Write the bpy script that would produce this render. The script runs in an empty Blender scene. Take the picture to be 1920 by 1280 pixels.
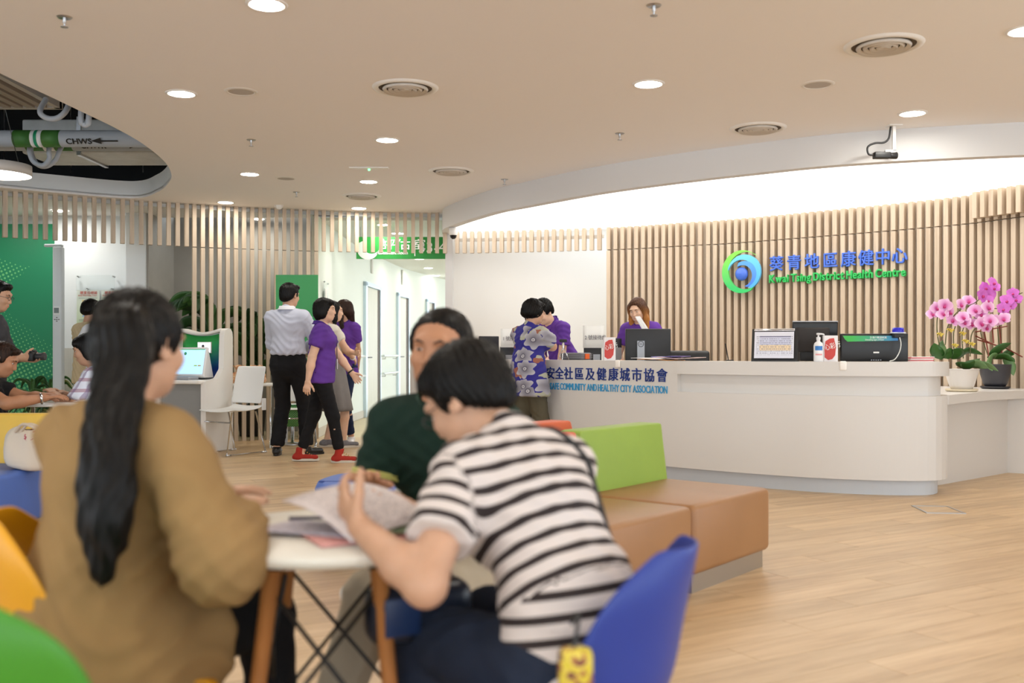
import bpy, bmesh, math, random
import numpy as np
from mathutils import Vector, Matrix
random.seed(7); RNG = np.random.default_rng(7)
SC = bpy.context.scene; COL = SC.collection
PI = math.pi
# ------------------------------------------------------------------ camera
F, HY, CH = 1867.0, 661.0, 1.08          # focal length in px of the 1920x1280 frame, horizon row, eye height
cam = bpy.data.cameras.new('camera'); cam.sensor_width = 36.0; cam.lens = 36.0*F/1920
cam.shift_y = (HY-640)/1920; cam.clip_start = .05; cam.clip_end = 200
cam.dof.use_dof = True; cam.dof.focus_distance = 9.3; cam.dof.aperture_fstop = 2.2
camo = bpy.data.objects.new('camera', cam); COL.objects.link(camo)
camo.location = (0, 0, CH); camo.rotation_euler = (PI/2, 0, 0); SC.camera = camo
# ------------------------------------------------------------------ world: daylight from the glazed front behind the camera
wd = bpy.data.worlds.new('daylight'); SC.world = wd; wd.use_nodes = True
bg = wd.node_tree.nodes['Background']; bg.inputs[0].default_value = (.82, .91, 1.0, 1); bg.inputs[1].default_value = 1.85
L_DOWN, L_PANEL, L_PEND = 76.0, 1.4, 8.0
SC.view_settings.view_transform = 'Standard'; SC.view_settings.look = 'None'
SC.view_settings.exposure = 0.82; SC.view_settings.gamma = 1; SC.view_settings.use_curve_mapping = False
try:
    SC.cycles.use_denoising = True; SC.cycles.max_bounces = 6; SC.cycles.diffuse_bounces = 4; SC.cycles.adaptive_threshold = .05; SC.cycles.sample_clamp_indirect = 8
except Exception: pass

# ------------------------------------------------------------------ pixel -> place
def W(px, py, Y): return Vector(((px-960)/F*Y, Y, CH-(py-HY)/F*Y))
def G(px, py, z=0.0):                     # on a horizontal plane at height z
    Y = (CH-z)*F/(py-HY); return Vector(((px-960)/F*Y, Y, z))
# ------------------------------------------------------------------ materials
def lin(c): c = c/255; return c/12.92 if c <= .04045 else ((c+.055)/1.055)**2.4
def rgb(t): return (lin(t[0]), lin(t[1]), lin(t[2]), 1)
MATS = {}
class N:
    def __init__(s, name):
        s.m = bpy.data.materials.new(name); s.m.use_nodes = True; s.t = s.m.node_tree
        s.b = s.t.nodes['Principled BSDF']
    def n(s, typ, **kw):
        nd = s.t.nodes.new(typ)
        for k, v in kw.items(): setattr(nd, k, v)
        return nd
    def l(s, a, b): s.t.links.new(a, b)
    def math(s, op, a, b=None, clamp=False):
        nd = s.n('ShaderNodeMath', operation=op, use_clamp=clamp)
        for i, v in enumerate((a, b)):
            if v is None: continue
            if isinstance(v, (int, float)): nd.inputs[i].default_value = v
            else: s.l(v, nd.inputs[i])
        return nd.outputs[0]
    def mix(s, fac, a, b):
        nd = s.n('ShaderNodeMix', data_type='RGBA')
        for i, v in ((0, fac), (6, a), (7, b)):
            if isinstance(v, (int, float)): nd.inputs[i].default_value = v
            elif isinstance(v, tuple): nd.inputs[i].default_value = v
            else: s.l(v, nd.inputs[i])
        return nd.outputs[2]
    def obj(s): return s.n('ShaderNodeTexCoord').outputs['Object']
    def mapping(s, vec, scale=(1,1,1), rot=(0,0,0), loc=(0,0,0)):
        m = s.n('ShaderNodeMapping'); s.l(vec, m.inputs[0])
        m.inputs['Scale'].default_value = scale; m.inputs['Rotation'].default_value = rot; m.inputs['Location'].default_value = loc
        return m.outputs[0]
    def noise(s, vec, scale, detail=3, rough=.5):
        nd = s.n('ShaderNodeTexNoise'); s.l(vec, nd.inputs['Vector']); nd.inputs['Scale'].default_value = scale
        nd.inputs['Detail'].default_value = detail; nd.inputs['Roughness'].default_value = rough
        return nd.outputs[0]
    def ramp(s, fac, stops, interp='LINEAR'):
        r = s.n('ShaderNodeValToRGB'); s.l(fac, r.inputs[0]); r.color_ramp.interpolation = interp
        e = r.color_ramp.elements
        while len(e) < len(stops): e.new(.5)
        for i, (p, c) in enumerate(stops): e[i].position = p; e[i].color = c
        return r.outputs[0]
    def bump(s, h, strength=.3, dist=.01):
        b = s.n('ShaderNodeBump'); s.l(h, b.inputs['Height']); b.inputs['Strength'].default_value = strength
        b.inputs['Distance'].default_value = dist; s.l(b.outputs[0], s.b.inputs['Normal'])
    def base(s, c):
        if isinstance(c, tuple): s.b.inputs['Base Color'].default_value = c
        else: s.l(c, s.b.inputs['Base Color'])
    def sepx(s, v):
        x = s.n('ShaderNodeSeparateXYZ'); s.l(v, x.inputs[0]); return x.outputs

def M(name, col, rough=.5, metal=0., var=0., vscale=6., bump=0., bscale=60., emit=0., spec=.5, trans=0., stretch=(1,1,1), coat=0., sheen=0., alpha=1.):
    """plain procedural material: colour with soft noise variation and fine relief"""
    if name in MATS: return MATS[name]
    s = N(name); c = rgb(col)
    s.b.inputs['Roughness'].default_value = rough; s.b.inputs['Metallic'].default_value = metal
    s.b.inputs['Specular IOR Level'].default_value = spec; s.b.inputs['Transmission Weight'].default_value = trans
    s.b.inputs['Coat Weight'].default_value = coat; s.b.inputs['Sheen Weight'].default_value = sheen; s.b.inputs['Alpha'].default_value = alpha
    v = None
    if var or bump: v = s.mapping(s.obj(), stretch)
    if var:
        f = s.noise(v, vscale)
        lo = tuple(x*(1-var) for x in c[:3])+(1,); hi = tuple(min(1, x*(1+var)) for x in c[:3])+(1,)
        s.base(s.ramp(f, [(.3, lo), (.7, hi)]))
    else: s.base(c)
    if bump: s.bump(s.noise(v, bscale), bump, .004)
    if emit:
        s.b.inputs['Emission Color'].default_value = c; s.b.inputs['Emission Strength'].default_value = emit
    MATS[name] = s.m; return s.m

# ------------------------------------------------------------------ objects
def link(o, parent=None):
    COL.objects.link(o)
    if parent is not None: o.parent = parent
    return o
def tag(o, label=None, cat=None, group=None, kind=None):
    if label: o['label'] = label
    if cat: o['category'] = cat
    if group: o['group'] = group
    if kind: o['kind'] = kind
    return o
def thing(name, label, cat, loc=(0,0,0), rotz=0., group=None):
    o = bpy.data.objects.new(name, None); o.empty_display_size = .1
    o.location = loc; o.rotation_euler = (0, 0, rotz); COL.objects.link(o)
    return tag(o, label, cat, group)
def meshobj(name, me, mat, parent=None, loc=None, rot=None):
    if mat is not None and not me.materials: me.materials.append(mat)
    o = bpy.data.objects.new(name, me); link(o, parent)
    if loc is not None: o.location = loc
    if rot is not None: o.rotation_euler = rot
    return o
def copy_tree(o, parent=None):
    c = o.copy(); COL.objects.link(c)
    if parent is not None: c.parent = parent
    for ch in list(o.children): copy_tree(ch, c)
    return c

class MB:
    """collects shapes into one mesh"""
    def __init__(s): s.v = []; s.f = []; s.sm = []
    def add(s, vs, fs, smooth=False, T=None):
        n = len(s.v)
        for p in vs:
            p = Vector(p); s.v.append(tuple(T @ p if T else p))
        for f in fs: s.f.append([i+n for i in f]); s.sm.append(smooth)
        return s
    def box(s, x0, x1, y0, y1, z0, z1, T=None):
        vs = [(x, y, z) for z in (z0, z1) for y in (y0, y1) for x in (x0, x1)]
        return s.add(vs, [(0,2,3,1),(4,5,7,6),(0,1,5,4),(2,6,7,3),(0,4,6,2),(1,3,7,5)], False, T)
    def rbox(s, x0, x1, y0, y1, z0, z1, r=.02, seg=3, T=None, sm=True):
        bm = bmesh.new(); bmesh.ops.create_cube(bm, size=1)
        for v in bm.verts: v.co = ((x0+x1)/2+v.co.x*(x1-x0), (y0+y1)/2+v.co.y*(y1-y0), (z0+z1)/2+v.co.z*(z1-z0))
        r = min(r, (x1-x0)*.49, (y1-y0)*.49, (z1-z0)*.49)
        bmesh.ops.bevel(bm, geom=bm.edges[:], offset=r, segments=seg, profile=.5, affect='EDGES')
        bm.verts.index_update()
        s.add([v.co[:] for v in bm.verts], [[v.index for v in f.verts] for f in bm.faces], sm, T); bm.free(); return s
    def prism(s, out, z0, z1, T=None, smooth=False):
        n = len(out); vs = [(p[0], p[1], z0) for p in out]+[(p[0], p[1], z1) for p in out]
        s.add(vs, [list(range(n))[::-1], list(range(n, 2*n))], False, T)
        return s.add(vs, [(i, (i+1) % n, n+(i+1) % n, n+i) for i in range(n)], smooth, T)
    def lathe(s, prof, seg=24, T=None, smooth=True, cap=True):
        vs = []; fs = []; k = len(prof)
        for i in range(seg):
            a = 2*PI*i/seg
            for r, z in prof: vs.append((r*math.cos(a), r*math.sin(a), z))
        for i in range(seg):
            j = (i+1) % seg
            for q in range(k-1): fs.append((i*k+q, j*k+q, j*k+q+1, i*k+q+1))
        s.add(vs, fs, smooth, T)
        if cap:
            for q, flip in ((0, True), (k-1, False)):
                if prof[q][0] > 1e-5:
                    ring = [vs[i*k+q] for i in range(seg)]
                    s.add(ring, [list(range(seg))[::-1] if flip else list(range(seg))], False, T)
        return s
    def tube(s, pts, r, seg=8, closed=False, T=None, cap=True):
        pts = [Vector(p) for p in pts]; n = len(pts); rs = r if isinstance(r, (list, tuple)) else [r]*n
        vs = []; fs = []; up = None
        for i, p in enumerate(pts):
            if closed: d = pts[(i+1) % n]-pts[i-1]
            else: d = pts[min(i+1, n-1)]-pts[max(i-1, 0)]
            d.normalize()
            if up is None:
                up = Vector((0,0,1)) if abs(d.z) < .9 else Vector((1,0,0))
            x = d.cross(up)
            if x.length < 1e-6: x = d.orthogonal()
            x.normalize(); y = x.cross(d).normalized(); up = y
            for k in range(seg):
                a = 2*PI*k/seg; vs.append(p+(x*math.cos(a)+y*math.sin(a))*rs[i])
        m = n if closed else n-1
        for i in range(m):
            j = (i+1) % n
            for k in range(seg): fs.append((i*seg+k, i*seg+(k+1) % seg, j*seg+(k+1) % seg, j*seg+k))
        if cap and not closed: fs.append(list(range(seg))); fs.append([(n-1)*seg+k for k in range(seg)][::-1])
        return s.add(vs, fs, True, T)
    def grid(s, fn, nu, nv, smooth=True, T=None, closed_u=False):
        vs = [fn(i/(nu if closed_u else nu-1), j/(nv-1)) for i in range(nu) for j in range(nv)]
        fs = [(i*nv+j, ((i+1) % nu)*nv+j, ((i+1) % nu)*nv+j+1, i*nv+j+1) for i in range(nu if closed_u else nu-1) for j in range(nv-1)]
        return s.add(vs, fs, smooth, T)
    def mesh(s, name='m'):
        me = bpy.data.meshes.new(name); me.from_pydata(s.v, [], s.f)
        me.polygons.foreach_set('use_smooth', s.sm); me.update(); return me
    def build(s, name, mat, parent=None, loc=None, rot=None, solid=0., sub=0, bevel=0.):
        o = meshobj(name, s.mesh(name), mat, parent, loc, rot)
        if solid: m = o.modifiers.new('s', 'SOLIDIFY'); m.thickness = solid; m.offset = 0
        if bevel: m = o.modifiers.new('b', 'BEVEL'); m.width = bevel; m.segments = 2
        if sub: m = o.modifiers.new('u', 'SUBSURF'); m.levels = m.render_levels = sub
        return o
def Tm(loc=(0,0,0), rz=0, rx=0, ry=0, s=1): return Matrix.Translation(loc) @ Matrix.Rotation(rz, 4, 'Z') @ Matrix.Rotation(ry, 4, 'Y') @ Matrix.Rotation(rx, 4, 'X') @ Matrix.Scale(s, 4)

def catmull(P, n=12):
    P = [np.array(p, float) for p in P]; Q = [2*P[0]-P[1]]+P+[2*P[-1]-P[-2]]; out = []
    for i in range(1, len(Q)-2):
        for k in range(n):
            t = k/n; a, b, c, d = Q[i-1], Q[i], Q[i+1], Q[i+2]
            out.append(.5*(2*b+(c-a)*t+(2*a-5*b+4*c-d)*t*t+(3*b-a-3*c+d)*t**3))
    out.append(P[-1]); return np.array(out)
def arclen(C): return np.r_[0, np.cumsum(np.linalg.norm(np.diff(C, axis=0), axis=1))]
def at_s(C, S, s):
    p = np.array([np.interp(s, S, C[:, k]) for k in range(C.shape[1])])
    i = min(max(np.searchsorted(S, s), 1), len(S)-1); t = C[i]-C[i-1]; return p, t/np.linalg.norm(t)
def offset_curve(C, d):                  # shifts an XY polyline to its left by d
    t = np.gradient(C, axis=0); t /= np.linalg.norm(t, axis=1)[:, None]
    return C+np.c_[-t[:, 1], t[:, 0]]*d
def flat_shape(outs, z0, z1, name):      # 2-D fill with holes, extruded from z0 to z1
    cu = bpy.data.curves.new(name, 'CURVE'); cu.dimensions = '2D'; cu.fill_mode = 'BOTH'; cu.extrude = (z1-z0)/2
    for o in outs:
        sp = cu.splines.new('POLY'); sp.points.add(len(o)-1); sp.use_cyclic_u = True
        for i, p in enumerate(o): sp.points[i].co = (p[0], p[1], 0, 1)
    ob = bpy.data.objects.new(name, cu); me = bpy.data.meshes.new_from_object(ob)
    bpy.data.objects.remove(ob); me.transform(Matrix.Translation((0, 0, (z0+z1)/2))); me.materials.clear(); return me
_TX = {}
def text_mesh(txt, size=1., ext=.02, off=0., align='LEFT', bev=0.):
    k = (txt, size, ext, off, align, bev)
    if k not in _TX:
        cu = bpy.data.curves.new('t', 'FONT'); cu.body = txt; cu.size = size; cu.extrude = ext; cu.offset = off
        cu.align_x = align; cu.resolution_u = 4; cu.bevel_depth = bev; cu.bevel_resolution = 0
        ob = bpy.data.objects.new('t', cu); me = bpy.data.meshes.new_from_object(ob); bpy.data.objects.remove(ob)
        me.materials.clear(); _TX[k] = me
    return _TX[k]
def text(name, txt, mat, parent, loc, rot=(PI/2,0,0), size=.1, ext=.002, off=0., align='LEFT', sx=1., bev=0.):
    me = text_mesh(txt, size, ext, off, align, bev).copy()
    o = meshobj(name, me, mat, parent, loc, rot); o.scale = (sx, 1, 1); return o
# ================================================================== the setting
ZC, ZS, ZB = 2.87, 2.35, 2.62            # ceiling, slat joint, luminous ceiling / bulkhead underside
def wood_mat(name, cols, rot, st, rough=.42, jitter=.12, world=True, streak=1.):
    s = N(name); geo = s.n('ShaderNodeNewGeometry'); oi = s.n('ShaderNodeObjectInfo')
    rnd = s.math('FRACT', s.math('ADD', oi.outputs['Random'], geo.outputs['Random Per Island']))
    v = s.mapping(geo.outputs['Position'] if world else s.obj(), (1,1,1), rot)
    off = s.n('ShaderNodeVectorMath', operation='ADD'); s.l(v, off.inputs[0])
    cmb = s.n('ShaderNodeCombineXYZ'); s.l(s.math('MULTIPLY', rnd, 7.3), cmb.inputs[0]); s.l(s.math('MULTIPLY', rnd, 3.1), cmb.inputs[1]); s.l(s.math('MULTIPLY', rnd, 1.7), cmb.inputs[2])
    s.l(cmb.outputs[0], off.inputs[1])
    g = s.mapping(off.outputs[0], st)
    n1 = s.noise(g, 1., 5, .6); n2 = s.noise(g, 5., 3, .5)
    f = s.math('ADD', s.math('MULTIPLY', n1, .75), s.math('MULTIPLY', n2, .25))
    c = s.ramp(f, [(.32, rgb(cols[0])), (.5, rgb(cols[1])), (.68, rgb(cols[2]))])
    br = s.math('ADD', s.math('MULTIPLY', rnd, jitter), 1-jitter/2)
    hsv = s.n('ShaderNodeHueSaturation'); s.l(c, hsv.inputs['Color']); s.l(br, hsv.inputs['Value']); s.base(hsv.outputs[0])
    s.b.inputs['Roughness'].default_value = rough; s.bump(n2, .08, .002); MATS[name] = s.m; return s.m
FLR = math.radians(30)
m_floor = wood_mat('oak vinyl plank', [(178,146,108), (199,169,129), (213,185,147)], (0,0,-FLR), (1.3, 16, 1), .38, .16)
m_slat = wood_mat('oak slat', [(182,162,140), (198,179,156), (208,190,168)], (0,0,0), (26, 26, 1.3), .55, .10)
m_ceil = M('ceiling paint', (246,243,241), .9, bump=.05, bscale=40)
m_white = M('white wall paint', (222,220,215), .85, bump=.04, bscale=60)
m_cool = M('cool white paint', (232,237,240), .8)
m_grey = M('warm grey wall', (170,166,158), .8, var=.06, vscale=2.5)
m_beige = M('beige vinyl floor', (212,196,160), .45, var=.04, vscale=3)
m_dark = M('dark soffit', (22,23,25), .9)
m_base = M('skirting', (205,198,184), .6)
m_steel = M('brushed steel', (190,192,195), .3, 1., bump=.1, bscale=200, stretch=(1,1,20))
m_chrome = M('chrome', (215,218,222), .12, 1.)

# ---- floor
fl = tag(MB().box(-13, 9, -6, 30, -.12, -.004).build('floor', m_beige), kind='structure')
ca, sa = math.cos(FLR), math.sin(FLR); PL, PW = 1.22, .178
ARC = catmull([(-8.3,8.2), (-7.2,9.6), (-5.67,11.03), (-3.9,12.02), (-2.6,12.52), (-.8,12.82), (1.17,12.4), (2.16,11.87), (2.7,11.55), (4.31,10.13), (4.82,9.37), (5.75,7.6), (6.3,5.5)], 16)
ARCS = arclen(ARC)
def inside_room(x, y):
    yy = np.interp(x, ARC[:, 0], ARC[:, 1]) if ARC[0, 0] <= x <= 5.7 else (8.2 if x < 0 else 7.6)
    return y < yy+.12
pme = MB().box(-PL/2+.0012, PL/2-.0012, -PW/2+.0009, PW/2-.0009, -.004, 0).mesh('plank'); pme.materials.append(m_floor)
seen, rest = [], []
for j in range(-75, 90):
    for i in range(-16, 16):
        u = i*PL+((j*0.37) % 1)*PL; v = j*PW
        x, y = u*ca-v*sa, u*sa+v*ca
        if not (-8.5 < x < 7.5 and -4 < y < 13.1) or not inside_room(x, y): continue
        if y > 3.0 and abs(x)/y < .56: seen.append((x*x+y*y, x, y))
        else: rest.append((x, y))
seen.sort()
for k, (d, x, y) in enumerate(seen):
    if k < 300: meshobj('plank', pme, None, fl, (x, y, 0), (0, 0, FLR))
    else: rest.append((x, y))
mb = MB()
for x, y in rest: mb.box(-PL/2+.0012, PL/2-.0012, -PW/2+.0009, PW/2-.0009, -.004, 0, Tm((x, y, 0), FLR))
tag(mb.build('plank_field', m_floor, fl), kind='stuff')

# ---- slat curve: every slat an own piece
def slat_mesh(w, d, z0, z1, nm):
    me = MB().box(-w/2, w/2, -d, 0, z0, z1).mesh(nm); me.materials.append(m_slat); return me
SW, SD = .047, .075
me_up = slat_mesh(SW, SD, ZS+.006, ZC+.02, 'slat_upper'); me_lo = slat_mesh(SW, SD, 0.0, ZS-.006, 'slat_lower')
me_upb = slat_mesh(SW, SD, ZS+.006, ZB+.02, 'slat_short')
def strip_wall(name, C, z0, z1, mat, th=.05, parent=None):
    O = offset_curve(C, th); out = [tuple(p) for p in C]+[tuple(p) for p in O[::-1]]
    return tag(MB().prism(out, z0, z1).build(name, mat, parent), kind='structure' if parent is None else None)
def s_of_x(x): return float(np.interp(x, ARC[:, 0], ARCS))
def seg(xa, xb, d=0.):
    s0, s1 = s_of_x(xa), s_of_x(xb); n = max(4, int((s1-s0)/.12))
    C = np.array([at_s(ARC, ARCS, s0+(s1-s0)*k/n)[0] for k in range(n+1)]); return offset_curve(C, d) if d else C
# rails behind the slats carry them: left run, opening, white wall run
def slats(xa, xb, step, lower, parent, upper, d=0., upm=None):
    s0, s1 = s_of_x(xa), s_of_x(xb); n = int(round((s1-s0)/step))
    for k in range(n+1):
        p, t = at_s(ARC, ARCS, s0+(s1-s0)*k/n); a = math.atan2(t[1], t[0]); q = p+np.array((-t[1], t[0]))*d
        if upper: meshobj('slat', upm or me_up, None, parent, (q[0], q[1], 0), (0, 0, a))
        if lower: meshobj('slat', me_lo, None, parent, (q[0], q[1], 0), (0, 0, a))
rail_l = strip_wall('trim_1', seg(-7.9, -.84, .0), ZC-.05, ZC-.01, m_cool, .03)      # head rail of the hanging slats
slats(-7.8, -3.93, .103, False, rail_l, True)
slats(-3.85, -2.47, .098, True, rail_l, True)
slats(-2.38, -.86, .102, False, rail_l, True)
rail_w = strip_wall('trim_2', seg(-.74, 1.14, .0), ZS+.16, ZS+.2, m_white, .03)
slats(-.70, 1.10, .098, False, rail_w, True, upm=me_upb)
# right slat wall with its backing
wr = strip_wall('wall_right', seg(1.19, 6.25, .012), 0, ZB+.1, M('slat backing', (206,192,174), .8), .06)
slats(1.215, 5.9, .0905, True, wr, True, upm=me_upb)
me_out = slat_mesh(SW, .10, ZS+.03, ZB+.02, 'slat_fore')
for k in range(22):                                                             # second row hung in front at the far right
    p, t = at_s(ARC, ARCS, s_of_x(4.62)+k*.0905+.045); a = math.atan2(t[1], t[0]); q = p-np.array((-t[1], t[0]))*.10
    meshobj('slat', me_out, None, wr, (q[0], q[1], 0), (0, 0, a))

# ---- ceiling with the oval opening, bulkhead and luminous ceiling
BK = catmull([(-.90,12.83), (-.80,12.2), (-.26,11.0), (.13,10.45), (.78,9.62), (1.38,9.05), (2.0,8.57), (2.75,8.1), (4.02,7.72), (5.3,7.55), (7.2,7.5)], 12)
HOLE = catmull([(-4.6,3.2), (-3.55,4.6), (-3.32,5.6), (-3.28,6.42), (-3.24,6.86), (-3.20,7.38), (-3.16,8.0), (-3.17,8.6), (-3.26,9.35), (-3.42,10.0), (-3.62,10.5), (-3.95,11.1), (-4.4,11.55), (-5.1,11.15), (-5.75,10.6), (-6.7,9.75), (-8.2,8.0), (-9.0,6.0), (-8.4,4.0), (-6.6,3.0)], 8)
outer = [(-13,-6), (9,-6), (9,7.5)]+[tuple(p) for p in BK[::-1]]+[(-.9,13.2), (-13,13.2)]
cl = tag(meshobj('ceiling', flat_shape([outer, HOLE], ZC, ZC+.04, 'ceiling'), m_ceil), kind='structure')
up = [tuple(p) for p in HOLE]; O2 = offset_curve(np.vstack([HOLE, HOLE[:1]]), -.03)[:-1]
tag(meshobj('trim_3', flat_shape([O2, HOLE], ZC+.02, ZC+.2, 'upstand'), m_cool), kind='structure')   # upstand around the opening
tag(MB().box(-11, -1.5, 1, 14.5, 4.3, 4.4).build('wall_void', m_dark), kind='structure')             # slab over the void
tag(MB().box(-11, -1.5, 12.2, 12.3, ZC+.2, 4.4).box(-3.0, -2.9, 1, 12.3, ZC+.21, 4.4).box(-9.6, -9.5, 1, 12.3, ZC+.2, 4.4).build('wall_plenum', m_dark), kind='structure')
# bulkhead: curved fascia, underside lip
BI = offset_curve(BK, .11)
tag(MB().prism([tuple(p) for p in BK]+[tuple(p) for p in BI[::-1]], ZB-.005, ZC+.03, smooth=False).build('trim_4', M('bulkhead paint', (226,226,226), .85)), kind='structure')
lum = M('luminous stretch ceiling', (255,253,248), .6, emit=L_PANEL)
arcR = seg(-.80, 6.25, .1)
outl = [tuple(p) for p in BI if p[0] < 6.6]+[tuple(p) for p in arcR[::-1]]
panel = meshobj('luminous_ceiling_panel', flat_shape([outl], ZB+.012, ZB+.05, 'lum'), lum)
tag(panel, 'large curved glowing white ceiling panel above the reception desk', 'ceiling light')

# ---- white wall behind the desk's left half
tag(MB().box(-.80, 1.32, 13.02, 13.12, 0, 3.0).build('wall_back', m_white), kind='structure')
tag(MB().box(-.86, -.765, 12.83, 13.1, 0, ZC).build('trim_5', M('grey pilaster', (206,204,202), .7)), kind='structure')
tag(MB().box(-.86, 1.5, 12.9, 13.12, 2.74, 2.8).build('trim_6', m_white), kind='structure')
# ---- corridor
CW = catmull([(-2.47,12.66), (-2.5,14.2), (-2.5,15.9), (-2.44,17.2), (-2.25,19.9), (-1.9,22.0), (-1.45,23.8), (-.3,27.0)], 10)
CWS = arclen(CW); CWpx = 960+CW[:, 0]/CW[:, 1]*F
def wall_px(px): return np.array([np.interp(px, CWpx, CW[:, 0]), np.interp(px, CWpx, CW[:, 1])])
wc = strip_wall('wall_corridor', CW, 0, 2.82, M('pale green white paint', (232,238,230), .6), .08)
strip_wall('baseboard_corridor', offset_curve(CW, -.012), 0, .12, m_base, .012)
tag(MB().box(-2.6, 5, 12.95, 27, 2.8, 2.84).build('ceiling_corridor', M('corridor ceiling', (228,230,226), .9)), kind='structure')
tag(MB().box(-.78, -.7, 13.1, 15.0, 0, 2.82).build('wall_corridor_right', m_cool), kind='structure')
m_frame = M('brushed aluminium frame', (205,220,232), .3, .75); m_leaf = M('pale laminate door', (214,212,196), .45, var=.03, vscale=2, stretch=(6,6,1)); m_brown = M('dark door edge', (98,84,72), .5)
m_handle = M('satin handle', (150,152,155), .3, 1.)
for i, (pa, pb, ht) in enumerate(((681, 710, 2.2), (743, 764, 2.2), (797.5, 813, 2.2))):
    a, b = wall_px(pa), wall_px(pb); d = b-a; L = np.linalg.norm(d); an = math.atan2(d[1], d[0])
    dr = bpy.data.objects.new('door_%d' % (i+1), None); COL.objects.link(dr); dr.location = (a[0], a[1], 0); dr.rotation_euler = (0, 0, an); dr['kind'] = 'structure'
    fw = .13
    MB().box(0, fw, -.05, .02, 0, ht+.06).box(L-.07, L, -.05, .02, 0, ht+.06).box(0, L, -.05, .02, ht, ht+.07).build('door_frame', m_frame, dr)
    MB().box(fw+.02, L-.2, -.02, .0, 0.01, ht-.01).build('door_leaf', m_leaf, dr)
    MB().box(L-.2, L-.07, -.025, .0, 0.01, ht-.01).build('door_edge', m_brown, dr)
    MB().tube([(fw+.1, -.02, 1.0), (fw+.1, -.07, 1.0), (fw+.24, -.07, 1.0)], .011).build('door_handle', m_handle, dr)
    MB().rbox(L*.45, L*.45+.1, -.03, 0, ht+.25, ht+.55, .01).build('door_number_plate', m_white, dr)
# handrails in three runs
m_rail = M('white handrail', (232,238,242), .35); 
for k, (pa, pb) in enumerate(((603, 676), (712, 740), (766, 795))):
    for zz, wh in ((1.02, 'upper'), (.70, 'lower')):
        t = thing('handrail', '%s handrail on the corridor wall, %s' % (wh, ['before the first door', 'between the first and second doors', 'between the second and third doors'][k]), 'handrail', (0,0,0))
        pts = [wall_px(pa+(pb-pa)*q/8) for q in range(9)]; q3 = []
        for i, p in enumerate(pts):
            d = pts[min(i+1, 8)]-pts[max(i-1, 0)]; d /= np.linalg.norm(d); n = np.array((d[1], -d[0])); q3.append((p+n*.07, n))
        MB().tube([(p[0], p[1], zz) for p, n in q3], .021).build('rail', m_rail, t)
        for i in (1, 7):
            p, n = q3[i]; MB().tube([(p[0], p[1], zz), (p[0], p[1], zz-.05), (p[0]-n[0]*.07, p[1]-n[1]*.07, zz-.05)], .009).build('bracket', m_steel, t)
# ---- left alcove: green wall, white wall, column, grey recess, planter niche
def dots_mat():
    s = N('green halftone wall'); v = s.mapping(s.obj(), (1,1,1), (0, math.radians(26), 0))
    x, y, z = s.sepx(v); cs = .05
    def cell(q): return s.math('SUBTRACT', s.math('FRACT', s.math('DIVIDE', q, cs)), .5)
    cx, cz = cell(x), cell(z)
    d = s.math('SQRT', s.math('ADD', s.math('MULTIPLY', cx, cx), s.math('MULTIPLY', cz, cz)))
    ox, oy, oz = s.sepx(s.obj())
    # two wedge shaped bands of dots; dots grow away from the band edge
    e1 = s.math('SUBTRACT', s.math('ADD', s.math('MULTIPLY', ox, -.256), 2.123), oz)      # below the upper line (ox, oz metres in the wall)
    e2 = s.math('SUBTRACT', oz, s.math('ADD', s.math('MULTIPLY', ox, .85), 2.456))
    b1 = s.math('MULTIPLY', s.math('MINIMUM', e1, e2), .9)
    e3 = s.math('SUBTRACT', s.math('ADD', s.math('MULTIPLY', ox, -.76), 1.148), oz)
    r1 = s.math('MULTIPLY', s.math('GREATER_THAN', b1, 0), s.math('MINIMUM', s.math('ADD', s.math('MULTIPLY', b1, .9), .16), .34))
    r2 = s.math('MULTIPLY', s.math('GREATER_THAN', e3, 0), s.math('MINIMUM', s.math('ADD', s.math('MULTIPLY', e3, .28), .12), .42))
    r = s.math('MAXIMUM', r1, r2); f = s.math('LESS_THAN', d, r)
    s.base(s.mix(f, rgb((22,128,88)), rgb((112,190,124)))); s.b.inputs['Roughness'].default_value = .5
    MATS['dots'] = s.m; return s.m
YL = 13.0
gw = tag(MB().box(-2.6, 0, 0, .06, 0, 2.76).build('wall_left', dots_mat(), None, (W(101, 0, YL).x, YL, 0)), kind='structure')
xl = W(118, 0, YL).x; xm = W(236, 0, YL-.25).x; xn = W(272, 0, YL-.25).x; xr = W(367, 0, YL).x
tag(MB().box(-12, xl+.4, YL+.07, YL+.15, 0, 2.95).box(xl-.2, xm, YL+.02, YL+.1, 0, 2.95).build('wall_alcove', m_cool), kind='structure')
tag(MB().box(xl, xm, YL, YL+.04, .05, 1.14).build('trim_7', M('pale wood dado', (206,204,196), .6, var=.06, vscale=3, stretch=(14,1,.6))), kind='structure')
tag(MB().box(xm, xn, YL-.25, YL+.1, 0, 2.95).build('trim_8', m_cool), kind='structure')
tag(MB().box(xm, xr+1.6, YL+.75, YL+.85, 0, 2.95).build('wall_niche', m_grey), kind='structure')
tag(MB().box(xn-.02, xn+.03, YL-.2, YL+.8, 0, 2.95).build('trim_9', m_grey), kind='structure')
tag(MB().box(-12, -9, 5, 13, 0, 2.87).build('wall_far_left', m_cool), kind='structure')
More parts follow.
